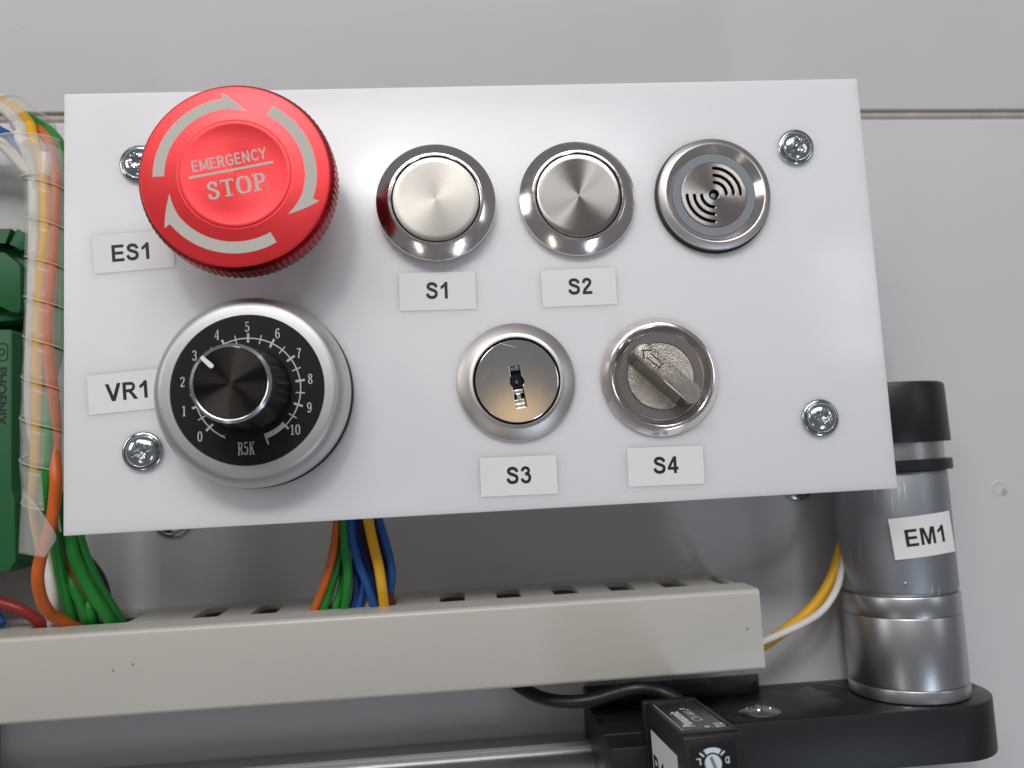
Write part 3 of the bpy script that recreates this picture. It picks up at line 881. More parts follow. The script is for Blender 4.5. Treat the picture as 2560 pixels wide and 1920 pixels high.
out += [u * (4.6 - .42 * math.sin(R(q))) - v * .42 * math.cos(R(q)) for q in range(0, 181, 30)]
obj("pointer_line", prism([(p.x, p.y) for p in out], 21.8, 22.1, 'z'), 'pointer', k_, 20)

# ------------------------------------------------------------------ the two steel push buttons
def push_button(label, x, z, lift, face_mat, tilt):
    t = panel_thing("push_button", label, "button", x, z, 0, "plain steel push buttons")
    h = lift
    obj("bezel", lathe([(12.35, 0), (12.4, .1), (12.5, h), (12.42, h + .16), (9.95, h + 2.05), (9.75, h + 2.12), (9.35, h + 2.12), (9.2, h + 2.02), (9.15, h + .6)], 160), 'chrome', t, 22)
    obj("gap_ring", lathe([(9.16, h + .6), (8.9, h + .6)], 96), 'void', t)
    prof = [(8.98, h + .5), (8.98, h + 1.75), (8.86, h + 1.98), (8.6, h + 2.04)] + [(8.6 - 8.6 * k / 10, h + 2.04 + tilt * (1 - (1 - k / 10) ** 2)) for k in range(1, 11)]
    obj("press_cap", lathe(prof, 160), face_mat, t, 25)
    return t
M['cap_bright'] = mat('brushed_cap', (0.47, 0.445, 0.405), 0.42, 1.0, aniso=0.6, bump=0.08, bump_scale=3000, rough_vary=.012, vary_scale=250)
M['cap_fan'] = mat('turned_cap', (0.56, 0.535, 0.495), 0.20, 1.0, aniso=0.9)
push_button("plain steel push button above the S1 label with a red reflection", -9.35, 19.15, 2.6, 'cap_bright', .0)
push_button("plain steel push button above the S2 label with a fan sheen", 20.7, 19.45, 1.4, 'cap_fan', .0)

# ------------------------------------------------------------------ buzzer
t = panel_thing("buzzer", "steel buzzer with curved sound slots and a grey ring", "buzzer", 50.4, 19.35, 0)
obj("gasket", lathe([(12.55, 0), (12.7, .1), (12.7, .75), (12.3, .85)], 96), 'rubber', t)
obj("bezel", lathe([(12.15, .8), (12.27, .95), (12.3, 1.9), (12.15, 2.15), (11.05, 2.75), (10.85, 2.8), (10.65, 2.75)], 160), 'steel_soft', t, 22)
obj("inner_bevel", lathe([(10.65, 2.75), (9.2, 1.35), (9.15, 1.0)], 160), 'chrome', t, 22)
obj("grey_ring", lathe([(9.15, 1.05), (9.12, 1.35), (7.25, 1.35), (7.2, 1.0)], 128), 'grey_plastic', t, 25)
slots = []
for base in (0, 180):
    for r0, r1 in ((2.42, 3.05), (4.0, 4.62), (5.6, 6.2)):
        e = math.degrees(.26 / ((r0 + r1) / 2))
        # rounded-end slot, slightly past the axis
        s0, s1 = base - 1.5, base + 88
        rm, rw = (r0 + r1) / 2, (r1 - r0) / 2
        pts = arc_pts(r1, s0, s1, 22)
        for k in range(1, 6):
            q = PI * k / 6
            pts.append(((rm + rw * math.cos(q)) * math.cos(R(s1)) - rw * .55 * math.sin(q) * math.sin(R(s1)), (rm + rw * math.cos(q)) * math.sin(R(s1)) + rw * .55 * math.sin(q) * math.cos(R(s1))))
        pts += arc_pts(r0, s1, s0, 22)
        for k in range(1, 6):
            q = PI * k / 6
            pts.append(((rm - rw * math.cos(q)) * math.cos(R(s0)) + rw * .55 * math.sin(q) * math.sin(R(s0)), (rm - rw * math.cos(q)) * math.sin(R(s0)) - rw * .55 * math.sin(q) * math.cos(R(s0))))
        slots.append(pts)
flat_shape("slotted_disc", [circle_pts(7.15, 128), circle_pts(1.12, 32)] + slots, .3, 1.5, 'steel', t, 12, bevel=.1)
obj("slot_floor", lathe([(7.1, .35), (0, .35)], 48), 'void', t)
obj("centre_pin", lathe([(.55, .36), (.55, .7), (.4, .8), (0, .8)], 24), 'grey_plastic', t)

# ------------------------------------------------------------------ key switch
t = panel_thing("key_switch", "steel key lock switch with a vertical keyhole above S3", "key switch", 5.6, -19.15, 0)
obj("bezel", lathe([(12.3, 0), (12.37, .15), (12.38, .75), (12.25, .98), (9.95, 2.3), (9.75, 2.36), (9.2, 2.4), (9.05, 2.3), (9.0, 1.0)], 160), 'steel_soft', t, 22)
obj("gap_ring", lathe([(9.02, 1.0), (8.5, 1.0)], 96), 'void', t)
tl = -7.5
def kr(pts):
    c, s = math.cos(R(-tl)), math.sin(R(-tl))
    return [(x * c - y * s, x * s + y * c) for x, y in pts]
kh = [(-1.05, 3.15), (1.05, 3.15), (1.05, 1.1)] + arc_pts(1.5, 45, -48, 8) + [(1.05, -5.6), (-1.15, -5.6), (-1.15, -1.3)] + arc_pts(1.5, 220, 135, 8) + [(-1.05, 1.15)]
lk = flat_shape("lock_cylinder", [circle_pts(8.6, 128), kr(kh)], .2, 2.15, 'lock', t, 12, bevel=.12)
obj("keyway_floor", lathe([(8.4, .22), (0, .22)], 48), 'void', t)
bm = box(-1.1, -2.6, .3, .95, -1.75, 1.3, bevel=.1)
bm = box(-.6, -3.7, .3, .35, -2.55, 1.5, bm, bevel=.1)
bm = box(-1.1, -4.6, .3, 1.0, -3.75, 1.25, bm, bevel=.1)
bm = box(-1.1, -5.55, .3, 1.0, -4.65, 1.55, bm, bevel=.1)
bm = box(-1.0, 2.3, .3, 1.0, 3.1, 1.3, bm, bevel=.1)
obj("key_wafers", bm, 'zinc', t, 20, rot=(0, 0, R(-tl)))
obj("centre_post", lathe([(.35, .3), (.35, 1.2), (.2, 1.35), (0, 1.38)], 20), 'zinc', t)

# ------------------------------------------------------------------ selector switch
t = panel_thing("selector_switch", "steel rotary selector switch with a slanted lever above S4", "selector switch", 35.95, -19.42, 0)
obj("bezel", lathe([(12.5, 0), (12.6, .15), (12.6, .7), (12.45, .9), (11.3, 2.35), (11.1, 2.45), (10.6, 2.5), (10.4, 2.42), (9.3, 1.25), (9.0, 1.2), (8.95, .8)], 160), 'chrome', t, 22)
obj("collar", lathe([(8.97, .9), (8.95, 1.3), (7.2, 1.3), (7.15, 1.0)], 128), 'warm_grey', t, 25)
dsc = obj("turning_disc", lathe([(7.12, .9), (7.1, 1.35), (6.95, 1.5), (0, 1.5)], 96), 'nickel', t, 25)
A = R(-43.5)
def lever(L0, L1, w0, w1):
    """stadium outline along the lever's length"""
    pts = []
    for q in range(-90, 91, 18):
        pts.append((L1 - w1 + w1 * math.cos(R(q)), w1 * math.sin(R(q))))
    for q in range(90, 271, 18):
        pts.append((L0 + w0 + w0 * math.cos(R(q)), w0 * math.sin(R(q))))
    return pts
bm = bmesh.new()
levels = [(1.5, lever(-8.5, 8.6, 2.5, 2.6), 0.0), (3.2, lever(-8.4, 8.5, 2.0, 2.1), .9), (6.0, lever(-8.25, 8.3, 1.85, 1.95), .95), (7.6, lever(-8.15, 8.2, 1.85, 1.95), .5), (7.85, lever(-8.0, 8.05, 1.72, 1.8), .5)]
rings = []
for h, pts, waist in levels:
    ring = []
    n_ = len(pts)
    for (x, y) in pts:
        ring.append(bm.verts.new((x, y * (1 - .12 * waist * math.exp(-(x / 4) ** 2)), h)))
    rings.append(ring)
for a, b in zip(rings, rings[1:]):
    for k in range(len(a)):
        k2 = (k + 1) % len(a)
        bm.faces.new((a[k], a[k2], b[k2], b[k]))
top = bm.faces.new(rings[-1])
lv = obj("lever", bm, 'nickel_smooth', t, 40, rot=(0, 0, A))
bm = bmesh.new()
pts = lever(-7.95, 8.0, 1.66, 1.74)
lo = [bm.verts.new((x, y, 7.86)) for x, y in pts]
hi = [bm.verts.new((x * .985, y * .95, 7.93)) for x, y in pts]
for k in range(len(pts)):
    k2 = (k + 1) % len(pts)
    bm.faces.new((lo[k], lo[k2], hi[k2], hi[k]))
bm.faces.new(hi)
tp = obj("lever_top", bm, 'nickel', lv, 40)
# the recessed arrow outline on the lever's end
bm = bmesh.new()
def groove_line(p, q, w=.28):
    for quad in stroke([p, q], w, False):
        add_poly(bm, [(v.x, v.y) for v in quad], 7.95)
groove_line((-6.9, 0), (-5.5, 1.25)); groove_line((-6.9, 0), (-5.5, -1.25))
groove_line((-5.3, .55), (-2.1, .55), .22); groove_line((-5.3, -.55), (-2.1, -.55), .22); groove_line((-2.1, -.6), (-2.1, .6), .2)
M['dark_nickel'] = mat('dark_recess', (0.05, 0.04, 0.035), 0.4, .8)
obj("arrow_mark", bm, 'dark_nickel', lv, 0, recalc=False)

# ------------------------------------------------------------------ paper labels
def label(text, lab, cx, cz, w, h, roll, tx, tz, th, troll=None, xs=1.0):
    t = panel_thing("paper_label", lab, "label", cx, cz, roll, "white printed labels on the panel")
    bm = bmesh.new()
    n = 10
    rows = [[bm.verts.new((-w / 2 + w * i / n, q * h / 2, .05 + .05 * (abs(i / n - .5) * 2) ** 4)) for q in (-1, 1)] for i in range(n + 1)]
    low_ = [[bm.verts.new((-w / 2 + w * i / n, q * h / 2, 0.0)) for q in (-1, 1)] for i in (0, n)]
    for a, b in zip(rows, rows[1:]):
        bm.faces.new((a[0], b[0], b[1], a[1]))
    bm.faces.new((rows[0][0], rows[0][1], low_[0][1], low_[0][0]))
    bm.faces.new((rows[-1][1], rows[-1][0], low_[1][0], low_[1][1]))
    obj("tape", bm, 'sticker', t, 30)
    c, s = math.cos(R(-roll)), math.sin(R(-roll))
    dx, dz_ = tx - cx, tz - cz
    lettering("lettering", text, BOLD, th, 'ink', t, (dx * c - dz_ * s, dx * s + dz_ * c), .11, xs=xs)
    return t
label("ES1", "white label printed ES1, tucked under the red button", -71.8, 11.45, 16.2, 8.0, 3.2, -72.2, 11.35, 3.5, xs=.92)
label("VR1", "white label printed VR1, tucked under the silver dial", -72.8, -17.4, 16.2, 8.0, 3.6, -73.0, -17.3, 3.55, xs=.93)
label("S1", "white label printed S1 under the left steel push button", -9.9, .8, 16.0, 8.05, -.6, -9.8, .92, 3.55, xs=.9)
label("S2", "white label printed S2 under the fan-sheened push button", 20.05, .48, 16.0, 7.98, .3, 20.3, .68, 3.5, xs=.93)
label("S3", "white label printed S3 under the key switch", 5.1, -38.6, 15.9, 7.95, -.6, 5.1, -38.45, 3.5, xs=.93)
label("S4", "white label printed S4 under the selector switch", 36.0, -38.2, 16.15, 8.0, -.9, 36.0, -38.0, 3.5, xs=.96)

# ------------------------------------------------------------------ cable duct with slotted side
t = thing("cable_duct", "long cream plastic cable duct with slots along its top", "cable duct", (0, 0, 0))
DX0, DX1, DT, DB, DF = -220.0, 57.4, -66.3, -83.6, 10.0
cov = [(WY - 31, DT - 1.6), (DF + 1.2, DT), (DF + .55, DT - .12), (DF + .15, DT - .5), (DF, DT - 1.1), (DF, DB + .9), (DF + .2, DB + .35), (DF + .8, DB), (DF + 9, DB + .15), (DF + 9, DB + 1.3), (DF + 1.3, DB + 1.3), (DF + 1.3, DT - 1.6)]
cov = [(DF + 10.2, DT + .1), (DF + 1.2, DT + .1), (DF + .5, DT), (DF + .12, DT - .4), (DF, DT - 1.0), (DF, DB + .9), (DF + .2, DB + .3), (DF + .8, DB), (DF + 9, DB), (DF + 9, DB + 1.2), (DF + 1.3, DB + 1.2), (DF + 1.3, DT - 1.1), (DF + 10.2, DT - 1.1)]
bm = bmesh.new()
lo = [bm.verts.new((DX0, y, z)) for y, z in cov]
hi = [bm.verts.new((DX1, y, z)) for y, z in cov]
for i in range(len(cov)):
    j = (i + 1) % len(cov)
    bm.faces.new((lo[i], lo[j], hi[j], hi[i]))
bm.faces.new(lo); bm.faces.new(hi)
obj("duct_cover", bm, 'duct', t, 50)
# slotted top wall, from the cover's edge back to the wall
slot_x = [-146, -133.5, -121, -101.6, -86.8, -80.5, -65.6, -52.7, -40.0, -31.0, -25.6, -10.0, 3.2, 16.5, 29.9, 42.5, 55.0]
slot_x = [(x, 2.9) for x in (-146, -133.5, -121, -100.5, -65.6, -52.7, -10.0, 3.2, 16.5, 29.9, 42.5)] + [(-87.6, 5.2), (-32.5, 9.5), (53.9, 1.3)]
loops = [[(DX0, 14), (56.4, 14), (56.4, WY), (DX0, WY)]]
for x, hw in slot_x:
    y0, y1, rr = 19.6, 36.4, 2.4
    rr = min(rr, hw * .95)
    pts = [(x - hw, y0), (x + hw, y0)]
    for q in range(0, 91, 18):
        pts.append((x + hw - rr + rr * math.cos(R(q)), y1 - rr + rr * math.sin(R(q))))
    for q in range(90, 181, 18):
        pts.append((x - hw + rr + rr * math.cos(R(q)), y1 - rr + rr * math.sin(R(q))))
    loops.append(pts)
flat_shape("slotted_wall", loops, DT - 1.5, DT - .3, 'duct', t, 30)
for z in (DB + 1.6,):
    obj("lower_wall", box(DX0, 14, z, 56.4, WY, z + 1.2), 'duct', t)
obj("back_wall", box(DX0, WY - 1.2, DB + 2.8, 56.4, WY - .01, DT - 1.5), 'duct', t)
obj("rivet", lathe([(0, 0), (1.0, .2), (1.5, 1.0), (1.5, 2.4), (1.2, 3.0), (0, 3.1)], 24), 'duct', t, 40, loc=(55.3, 26, -84.3 + 4.6), rot=(0, R(90), 0))

# ------------------------------------------------------------------ wires
def wire(c, d, lab, pts, group):
    o = obj("wire", tube(pts, d / 2, 14, 6), 'wire_' + c, None, 60)
    tag(o, lab, "wire", group)
for c, d, lab, pts in WIRES_MID:
    wire(c, d, lab, pts, "wires of the middle bunch under the panel")
for c, d, lab, pts in WIRES_MOTOR:
    wire(c, d, lab, pts, "wires from the duct to the motor")

# spiral wrap: a helical strip of milky plastic round the left bundle
t = thing("spiral_wrap", "clear milky spiral wrap round the wire bundle left of the panel", "spiral wrap", (0, 0, 0))
AX = [(-112.6, 19.0, 54.6), (-108.1, 18.0, 52.4), (-103.8, 16.5, 49.7), (-99.5, 14.5, 45.5), (-96.4, 13.5, 40.8), (-94.8, 12.5, 35.3), (-94.4, 12.3, 29.8), (-94.2, 12.2, 21.6),
      (-94.2, 12.2, 9.1), (-94.3, 12.2, -1.5), (-94.6, 12.2, -12.0), (-94.9, 12.2, -21.4), (-94.9, 12.2, -30.0), (-94.7, 12.5, -37.6), (-94.5, 12.6, -40.5)]
axis = spline(AX, 14)
T_, N_fr = frames(axis)
dist = [0.0]
for a, b in zip(axis, axis[1:]):
    dist.append(dist[-1] + (b - a).length)
def at_len(s):
    s = min(max(s, 0), dist[-1] - 1e-4)
    for i in range(len(dist) - 1):
        if dist[i + 1] >= s:
            f = (s - dist[i]) / (dist[i + 1] - dist[i] + 1e-9)
            return axis[i].lerp(axis[i + 1], f), T_[i].lerp(T_[i + 1], f).normalized()
def wrap_r(s):
    f = s / dist[-1]
    return 3.0 + 1.75 * min(1, max(0, (f - .10) / .13))
pitch, wfrac = 8.75, .93
def helix_strip(s0, s1, name):
    bm = bmesh.new()
    prev = None
    steps = int((s1 - s0) / pitch * 56)
    for i in range(steps + 1):
        s = s0 + (s1 - s0) * i / steps
        ang = -2 * PI * s / pitch
        row = []
        for q in range(5):
            ss = s + (q / 4 - .5) * pitch * wfrac
            p, tt = at_len(ss)
            out_ = Vector((0, -1, 0))
            out_ = (out_ - tt * out_.dot(tt)).normalized()
            side = tt.cross(out_)
            r = wrap_r(ss) + .10 * (abs(q - 2) / 2) ** 2 + .05 * math.sin(3.1 * ang + q)
            row.append(bm.verts.new(p + (out_ * math.cos(ang + 2.4) + side * math.sin(ang + 2.4)) * r))
        if prev:
            for q in range(4):
                bm.faces.new((prev[q], prev[q + 1], row[q + 1], row[q]))
        prev = row
    rows_ = [[v.co.copy() for v in bm.verts][i * 5:(i + 1) * 5] for i in range(steps + 1)]
    o = obj(name, bm, 'wrap', t, 60)
    for q in (4,):
        obj("cut_edge", tube([r_[q] for r_ in rows_], .15, 6, raw=True), 'wrap_edge', o, 60)
    md = o.modifiers.new("thickness", 'SOLIDIFY')
    md.thickness = 0.00045
    return o
# the wires that run inside the wrap are pressed into its bore
def inside(pts, d):
    path = []
    for p in spline(pts, 6):
        q = Vector(p)
        k = min(range(len(axis)), key=lambda i: (axis[i] - q).length)
        if 3 < dist[k] < dist[-1] - 1.0:
            off = q - axis[k]
            lim = wrap_r(dist[k]) - d / 2 - .12
            if 19.5 < dist[k] < 27.5:
                lim += 1.6
            lim += 6 * max(0, (dist[k] - dist[-1] + 14) / 14) ** 2
            if off.length > lim:
                q = axis[k] + off.normalized() * lim
        path.append(q)
    return [(a + b * 2 + c) / 4 for a, b, c in zip(path[:1] + path, path, path[1:] + path[-1:])]
for c, d, lab, pts in WIRES_LEFT:
    if pts[0][0] < -107:                     # it comes from farther left, out of the picture
        x, y, z = pts[0]
        pts = [(x - 45, y + 9, z + 1.5), (x - 14, y + 2.5, z + 1.2)] + pts
    if pts[0][2] > 40 and c != 'blue' and 'lower' not in lab:
        o = obj("wire", tube(inside(pts, d), d / 2, 14, raw=True), 'wire_' + c, None, 60)
        tag(o, lab, "wire", "wires of the left bundle")
    else:
        wire(c, d, lab, pts, "wires of the left bundle")
helix_strip(1.0, 20.5, "wrap_strip")
helix_strip(27.5, dist[-1] - 4.2, "wrap_strip")
# the flared turn where the white wires enter
bm = bmesh.new()
prev = None
for i in range(49):
    a = 2 * PI * i / 48
    row = []
    for q in range(7):
        f = q / 6
        cx = -98.9 + 3.2 * f
        cz = 40.6 - 8.8 * f + (1 - f) * .7 * math.cos(a * 1.0)
        rx = 6.9 - 2.3 * f
        ry = 5.6 - .9 * f
        tiltz = -.10 * rx * math.cos(a) * (1 - f)
        row.append(bm.verts.new((cx + rx * math.cos(a), 12.4 + ry * math.sin(a), cz + tiltz + .25 * math.sin(a))))
    if prev:
        for q in range(6):
            bm.faces.new((prev[q], prev[q + 1], row[q + 1], row[q]))
    prev = row
rim_ = [[v.co.copy() for v in bm.verts][i * 7:(i + 1) * 7] for i in range(49)]
o = obj("flared_turn", bm, 'wrap', t, 60)
for q in (0, 6):
    obj("cut_edge", tube([r_[q] for r_ in rim_], .2, 6, raw=True, cap=False), 'wrap_edge', o, 60)
o.modifiers.new("thickness", 'SOLIDIFY').thickness = 0.0005
# loose cut tail
P = [(-97.8, 8.4, -35.9), (-97.95, 7.9, -42), (-98.0, 7.4, -48.9)], [(-94.9, 7.4, -38.6), (-95.2, 6.8, -44), (-95.3, 6.5, -49.4)], [(-92.2, 7.2, -42.6), (-92.2, 6.9, -46), (-92.5, 6.7, -50.1)], [(-91.2, 7.4, -44.2), (-90.5, 7.4, -46.3), (-91.6, 7.2, -48.6)]
cols = [spline(list(c), 6) for c in P]
bm = bmesh.new()
V = [[bm.verts.new(p) for p in c] for c in cols]
for a, b in zip(V, V[1:]):
    for k in range(len(a) - 1):
        bm.faces.new((a[k], a[k + 1], b[k + 1], b[k]))
o = obj("cut_tail", bm, 'wrap', t, 60)
o.modifiers.new("thickness", 'SOLIDIFY').thickness = 0.0005

# ------------------------------------------------------------------ green terminal blocks and backing at the left edge
t = thing("terminal_block", "green terminal block with an open lever at the left edge", "terminal block", (0, 0, 0), group="green terminal blocks")
ol = [(-165, 24.8), (-107.2, 24.8), (-106.0, 24.1), (-105.55, 22.5), (-105.3, 4.6), (-106.0, 3.6), (-165, 1.0)]
obj("housing", prism(ol, 27, WY, 'y', bevel=.4), 'term', t)
obj("lever", prism([(-165, 21.6), (-109.5, 20.9), (-108.0, 20.0), (-106.3, 19.4), (-105.35, 19.6), (-105.6, 23.4), (-107.3, 24.7), (-109.0, 20.9), (-109.9, 20.9), (-108.6, 24.75), (-165, 24.8)], 24, 27.2, 'y', bevel=.25), 'term', t)
obj("front_plate", prism([(-165, 19.6), (-110.2, 19.2), (-107.2, 16.6), (-106.55, 15.6), (-106.5, 5.6), (-106.9, 4.6), (-108.4, 4.9), (-111, 6.3), (-165, 8)], 24.2, 27.3, 'y', bevel=.3), 'term', t)
t = thing("terminal_block", "taller green terminal block below it with black printed lettering", "terminal block", (0, 0, 0), group="green terminal blocks")
obj("housing", prism([(-165, .2), (-106.7, .2), (-106.0, -.5), (-105.9, -36), (-105.2, -38), (-104.9, -51.5), (-106.5, -53.8), (-165, -54.4)], 20, WY, 'y', bevel=.5), 'term', t)
font_text("lettering", "PHOENIX", 3.0, 'ink', t, (-108.35, 19.93, -14.9), (R(90), R(90), 0), xs=1.02, offset=.08)
fr = [(-110.6, -7.0), (-107.6, -7.0), (-107.0, -6.5), (-107.0, -3.6), (-107.6, -3.1), (-110.6, -3.1)]
bm = bmesh.new()
for a, b in zip(fr, fr[1:]):
    for q in stroke([a, b], .28, False):
        bm.faces.new([bm.verts.new((v.x, 19.95, v.y)) for v in q])
ringp = circle_pts(.75, 20, -108.4, -5.0)
for a, b in zip(ringp, ringp[1:] + ringp[:1]):
    for q in stroke([a, b], .3, False):
        bm.faces.new([bm.verts.new((v.x, 19.94, v.y)) for v in q])
obj("logo", bm, 'ink', t, 0)
tag(obj("end_clip", box(-111, 26, -31.7, -107.4, WY, -26.7, bevel=.5), 'clip'), "small grey end clip between the green terminal block and the wrap", "clip")
tag(obj("mounting_plate", box(-190, 39.5, -58, -104.0, WY, 46.2, bevel=.4), 'plate'), "pale mounting plate behind the green terminal blocks", "plate")
tag(obj("dark_bracket", box(-165, 36, -120, -119.3, WY, -88, bevel=.4), 'black'), "black bracket at the lower left corner under the duct", "bracket")

# ------------------------------------------------------------------ gear motor standing on its printed base
MX, MY = 99.0, 28.3
t = thing("gear_motor", "upright zinc gear motor with a black cap right of the panel", "motor", (MX, MY, -95.4))
B0 = -95.4
def seg_part(name, m, prof, sm=35, n=96):
    return obj(name, lathe([(r, z - B0) for r, z in prof], n), m, t, sm)
seg_part("gearbox_foot", 'gear', [(0, -95.35), (13.2, -95.35), (13.45, -95.1), (13.45, -92.6), (13.35, -92.4), (13.2, -92.35)])
seg_part("gearbox", 'gear', [(13.2, -92.3), (13.35, -92.2), (13.4, -92.0), (13.4, -76.5), (13.3, -76.3), (13.2, -76.25)])
seg_part("gearbox_collar", 'gear', [(13.2, -76.2), (13.35, -76.1), (13.4, -75.9), (13.4, -71.8), (13.25, -71.5), (12.7, -71.4)])
can = seg_part("motor_can", 'motor', [(12.6, -71.5), (12.7, -71.1), (13.0, -70.8), (13.2, -70.2), (13.2, -43.5), (13.0, -42.8), (12.6, -42.6)])
seg_part("band", 'black', [(12.8, -42.7), (14.4, -42.6), (14.55, -42.4), (14.55, -40.2), (14.4, -40.0), (12.8, -39.95)])
seg_part("neck", 'gear', [(13.0, -40.3), (13.0, -35.8)])
seg_part("cap", 'black', [(12.9, -36.0), (14.5, -35.95), (14.65, -35.7), (14.45, -22.6), (14.2, -21.9), (13.5, -21.6), (0, -21.55)])
for a in (-55, -112, -20):
    p = (13.15 * math.cos(R(a)), 13.15 * math.sin(R(a)), -68.2 - B0)
    d = obj("crimp_dimple", relief(.9, 6, 20, lambda x, y: .22 * math.cos(min(1, math.hypot(x, y) / .9) * PI) + .05), 'motor', t, 50, loc=p)
    d.rotation_euler = (R(90), 0, R(a + 90))
# EM1 label, stiffer than the can's curve so that its ends lift a little
lt = thing("paper_label", "white label printed EM1, stuck at a slant on the motor can", "label", (MX, MY, -95.4))
RL = 24.0
A0 = R(-90)
DR, TG = Vector((math.cos(A0), math.sin(A0))), Vector((-math.sin(A0), math.cos(A0)))
def wrapf(u, v, zz):
    a = u / RL
    p = DR * (13.26 - RL + (RL + zz) * math.cos(a)) + TG * ((RL + zz) * math.sin(a))
    return (p.x, p.y, v)
LROLL = 4.3
def em(u, v, zz):
    c, s = math.cos(R(LROLL)), math.sin(R(LROLL))
    return wrapf(u * c - v * s, u * s + v * c + 37.9, zz)
bm = bmesh.new()
n = 20
rows = [[bm.verts.new(em(-7.3 + 15.1 * i / n, q * 4.7, .03)) for q in (-1, 1)] for i in range(n + 1)]
for a, b in zip(rows, rows[1:]):
    bm.faces.new((a[0], b[0], b[1], a[1]))
o = obj("tape", bm, 'sticker', lt, 40, recalc=False)
lettering("lettering", "EM1", BOLD, 3.9, 'ink', lt, (.7, -.1), .07, xs=.96, mapf=em)

t = thing("motor_base", "black printed base plate with a rounded end under the motor", "base", (0, 0, 0))
cr = 13.5
pl = [(21.5, WY), (21.5, 13.5)]
for q in range(-90, 1, 6):
    pl.append((103.0 + cr * math.cos(R(q)), 13.5 + cr + cr * math.sin(R(q))))
pl += [(116.5, WY)]
base_o = obj("plate", prism(pl, -107.6, -95.5, 'z', bevel=.25), 'black_pla', t, 40)
obj("hub", box(21.6, 6, -122, 33.5, 34, -96.0, bevel=.5), 'black_pla', t)
obj("rib", prism([(21.6, 34), (60, 34), (63, 35), (65, 37), (67, WY), (21.6, WY)], -95.45, -92.6, 'z', bevel=.3), 'black_pla', t)
t = thing("countersunk_screw", "shiny slotted screw sunk in the black base beside the motor", "screw", (58.9, 20.5, -95.45))
def ch(x, y):
    r = math.hypot(x, y)
    z = 1.0 * (1 - (r / 4.7) ** 2) + .1
    u_, v_ = x * .2 + y * .98, x * .98 - y * .2
    if (abs(u_) < .6 and abs(v_) < 2.6) or (abs(v_) < .6 and abs(u_) < 2.6):
        z -= .9
    return z
obj("screw_head", relief(4.7, 22, 72, ch), 'zinc', t, 40)

# ------------------------------------------------------------------ aluminium rail at the bottom
t = thing("aluminium_rail", "shiny aluminium rail running along the bottom edge to the black base", "rail", (0, 0, 0))
pr = [(41.5, -104.7), (35.6, -104.7), (35.3, -104.9), (35.2, -105.3), (34.7, -105.3), (34.5, -105.0), (34.0, -104.95), (33.7, -105.3), (33.7, -106.2)]
pr += [(33.7 - 9.5 * math.sin(R(q)) * .95, -106.2 - 9.5 * (1 - math.cos(R(q)))) for q in range(8, 91, 8)]
pr += [(24.6, -125), (41.5, -125)]
bm = bmesh.new()
lo = [bm.verts.new((-220, y, z)) for y, z in pr]
hi = [bm.verts.new((28.5, y, z)) for y, z in pr]
for i in range(len(pr)):
    j = (i + 1) % len(pr)
    bm.faces.new((lo[i], lo[j], hi[j], hi[i]))
bm.faces.new(lo); bm.faces.new(hi)
obj("profile", bm, 'alu', t, 30, loc=(0, 0, 1.1))

# ------------------------------------------------------------------ photoelectric sensor
t = thing("photo_sensor", "small black optical sensor with a white trimmer at the bottom edge", "sensor", (35.0, -6.0, -86.6), (R(-3.3), 0, R(1.2)))
bm = prism([(-5.5, 0), (5.5, 0), (5.5, -24), (-5.5, -24)], -16, 11.5, 'y', bevel=.45)
obj("housing", bm, 'black', t, 40)
bm = bmesh.new()
for k in range(4):
    y = 11.6 + 1.15 * k
    box(-5.65 + .12 * k, y, -24, 5.65 - .12 * k, y + .75, .12 - .12 * k, bm, bevel=.2)
    box(-5.4 + .12 * k, y + .7, -24, 5.4 - .12 * k, y + 1.2, -.2 - .12 * k, bm)
obj("ribbed_end", bm, 'black', t, 40)
bm = box(-5.0, -12.6, -.1, 5.0, 9.6, .12, bevel=.1)
pn = obj("label_plate", box(-4.35, -12.3, -.05, 4.35, 9.3, .10), 'sensor_glass', t)
bm = bmesh.new()
for x0, y0, x1, y1 in ((-5.3, -14.5, -4.4, 10.6), (4.4, -14.5, 5.3, 10.6), (-4.4, -14.5, 4.4, -12.4), (-4.4, 9.4, 4.4, 10.6)):
    box(x0, y0, -.1, x1, y1, .28, bm, bevel=.08)
obj("label_rim", bm, 'black', t, 30)
M['sensor_print'] = mat('sensor_print', (0.72, 0.70, 0.66), 0.5)
# print reads from the front edge back (upside-down mounted)
TXT = (0, 0, R(90))
font_text("maker_lettering", "Panasonic", 2.9, 'sensor_print', pn, (-2.1, -3.9, .13), TXT, xs=1.02, offset=.11)
font_text("type_lettering", "CX-441-P", 2.7, 'sensor_print', pn, (.75, -1.2, .13), TXT, xs=.92, shear=.25)
font_text("approval_mark", "RU", 2.4, 'sensor_print', pn, (3.35, -9.9, .13), TXT, xs=.9, shear=-.2, offset=.14)
font_text("arrow_mark", "=", 2.2, 'sensor_print', pn, (.9, -10.6, .13), TXT, xs=.8, offset=.12)
bm = bmesh.new()
add_poly(bm, [(-4.3, -12.2), (-4.1, -12.2), (-4.1, 9.0), (-4.3, 9.0)], .125)
obj("label_edge_line", bm, 'print', pn, 0, recalc=False)
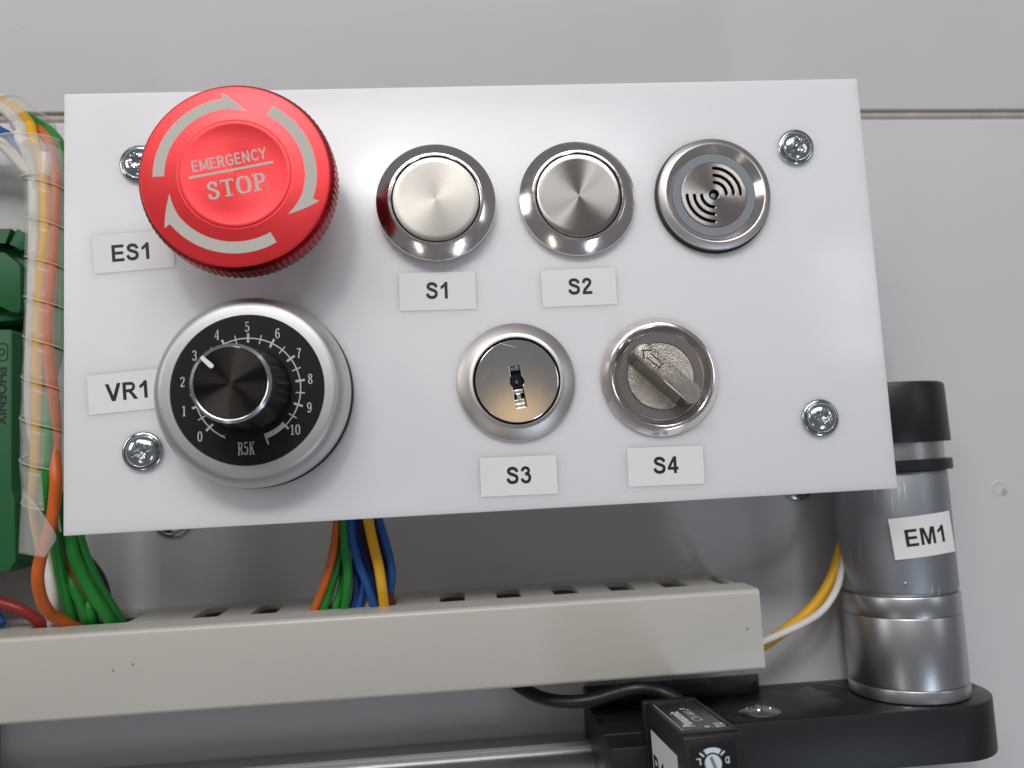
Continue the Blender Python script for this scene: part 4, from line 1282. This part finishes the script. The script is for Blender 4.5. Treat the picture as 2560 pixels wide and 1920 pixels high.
# trimmer on the front face
fp = obj("trimmer_plate", box(-4.2, -16.25, -24, 3.9, -15.9, -1.3, bevel=.12), 'knob_side', t)
M['trim_slot'] = mat('trimmer_slot', (0.20, 0.19, 0.22), 0.5)
tr = obj("trimmer", lathe([(0, .55), (1.9, .55), (2.15, .4), (2.2, 0)], 40), 'blue_white', t, 30, loc=(-.5, -16.26, -4.6), rot=FACE)
tr.scale = (.70, .70, 1)
bm = bmesh.new()
add_poly(bm, [(-.5, -2.0), (.35, -2.0), (.45, 1.95), (-.4, 1.95)], .575)
obj("trimmer_slot", bm, 'trim_slot', tr, 0, recalc=False, rot=(0, 0, R(20)))
bm = bmesh.new()
P_ = [(2.75, 3.95, a) for a in range(52, 129, 8)]
for a, b in zip(P_, P_[1:]):
    add_poly(bm, [(r * math.cos(R(q)), r * math.sin(R(q))) for r, q in ((a[0] - .15, a[2]), (a[1] - .2 * (1 - abs(a[2] - 90) / 40), a[2]), (b[1] - .2 * (1 - abs(b[2] - 90) / 40), b[2]), (b[0] - .15, b[2]))], .02)
for a in (40, 140):
    ca, sa = math.cos(R(a)), math.sin(R(a))
    add_poly(bm, [(r * ca - q * sa, r * sa + q * ca) for r, q in ((2.8, -.22), (4.2, -.22), (4.2, .22), (2.8, .22))], .02)
obj("trimmer_scale", bm, 'blue_white', tr, 0, recalc=False)
lettering("trimmer_letter", "L", BOLD, 1.6, 'blue_white', tr, (-3.55, .65), .02, roll=180)
lettering("trimmer_letter", "D", BOLD, 1.6, 'blue_white', tr, (3.75, .55), .02, roll=180, xs=.85)
lb = thing("paper_label", "white label printed B1 on the side of the black sensor", "label", (35.0, -6.0, -86.6), (R(-3.3), 0, R(1.2)))
bm = bmesh.new()
bm.faces.new([bm.verts.new(p) for p in ((-5.56, 7.5, -4.2), (-5.56, -11.5, -4.2), (-5.56, -11.5, -26), (-5.56, 7.5, -26))])
obj("tape", bm, 'sticker', lb, 0)
lettering("lettering", "B1", BOLD, 5.2, 'ink', lb, (-2.6, -11.3), .02, mapf=lambda X, Y, zz: (-5.57 - zz, -X, Y))
o = obj("cable", tube([(38.3, 11, -89.0), (35.7, 11.5, -87.6), (33.4, 12, -86.7), (29.2, 12, -86.0), (24.8, 13, -86.9), (20.4, 14, -88.1), (16.1, 15, -88.7), (12.0, 17, -88.8), (8.7, 20, -88.5), (5.5, 24, -87.5), (2.2, 29, -86.1)], 1.5, 14, 8), 'black', None, 60)
tag(o, "thick black cable running from the sensor back under the duct", "cable")
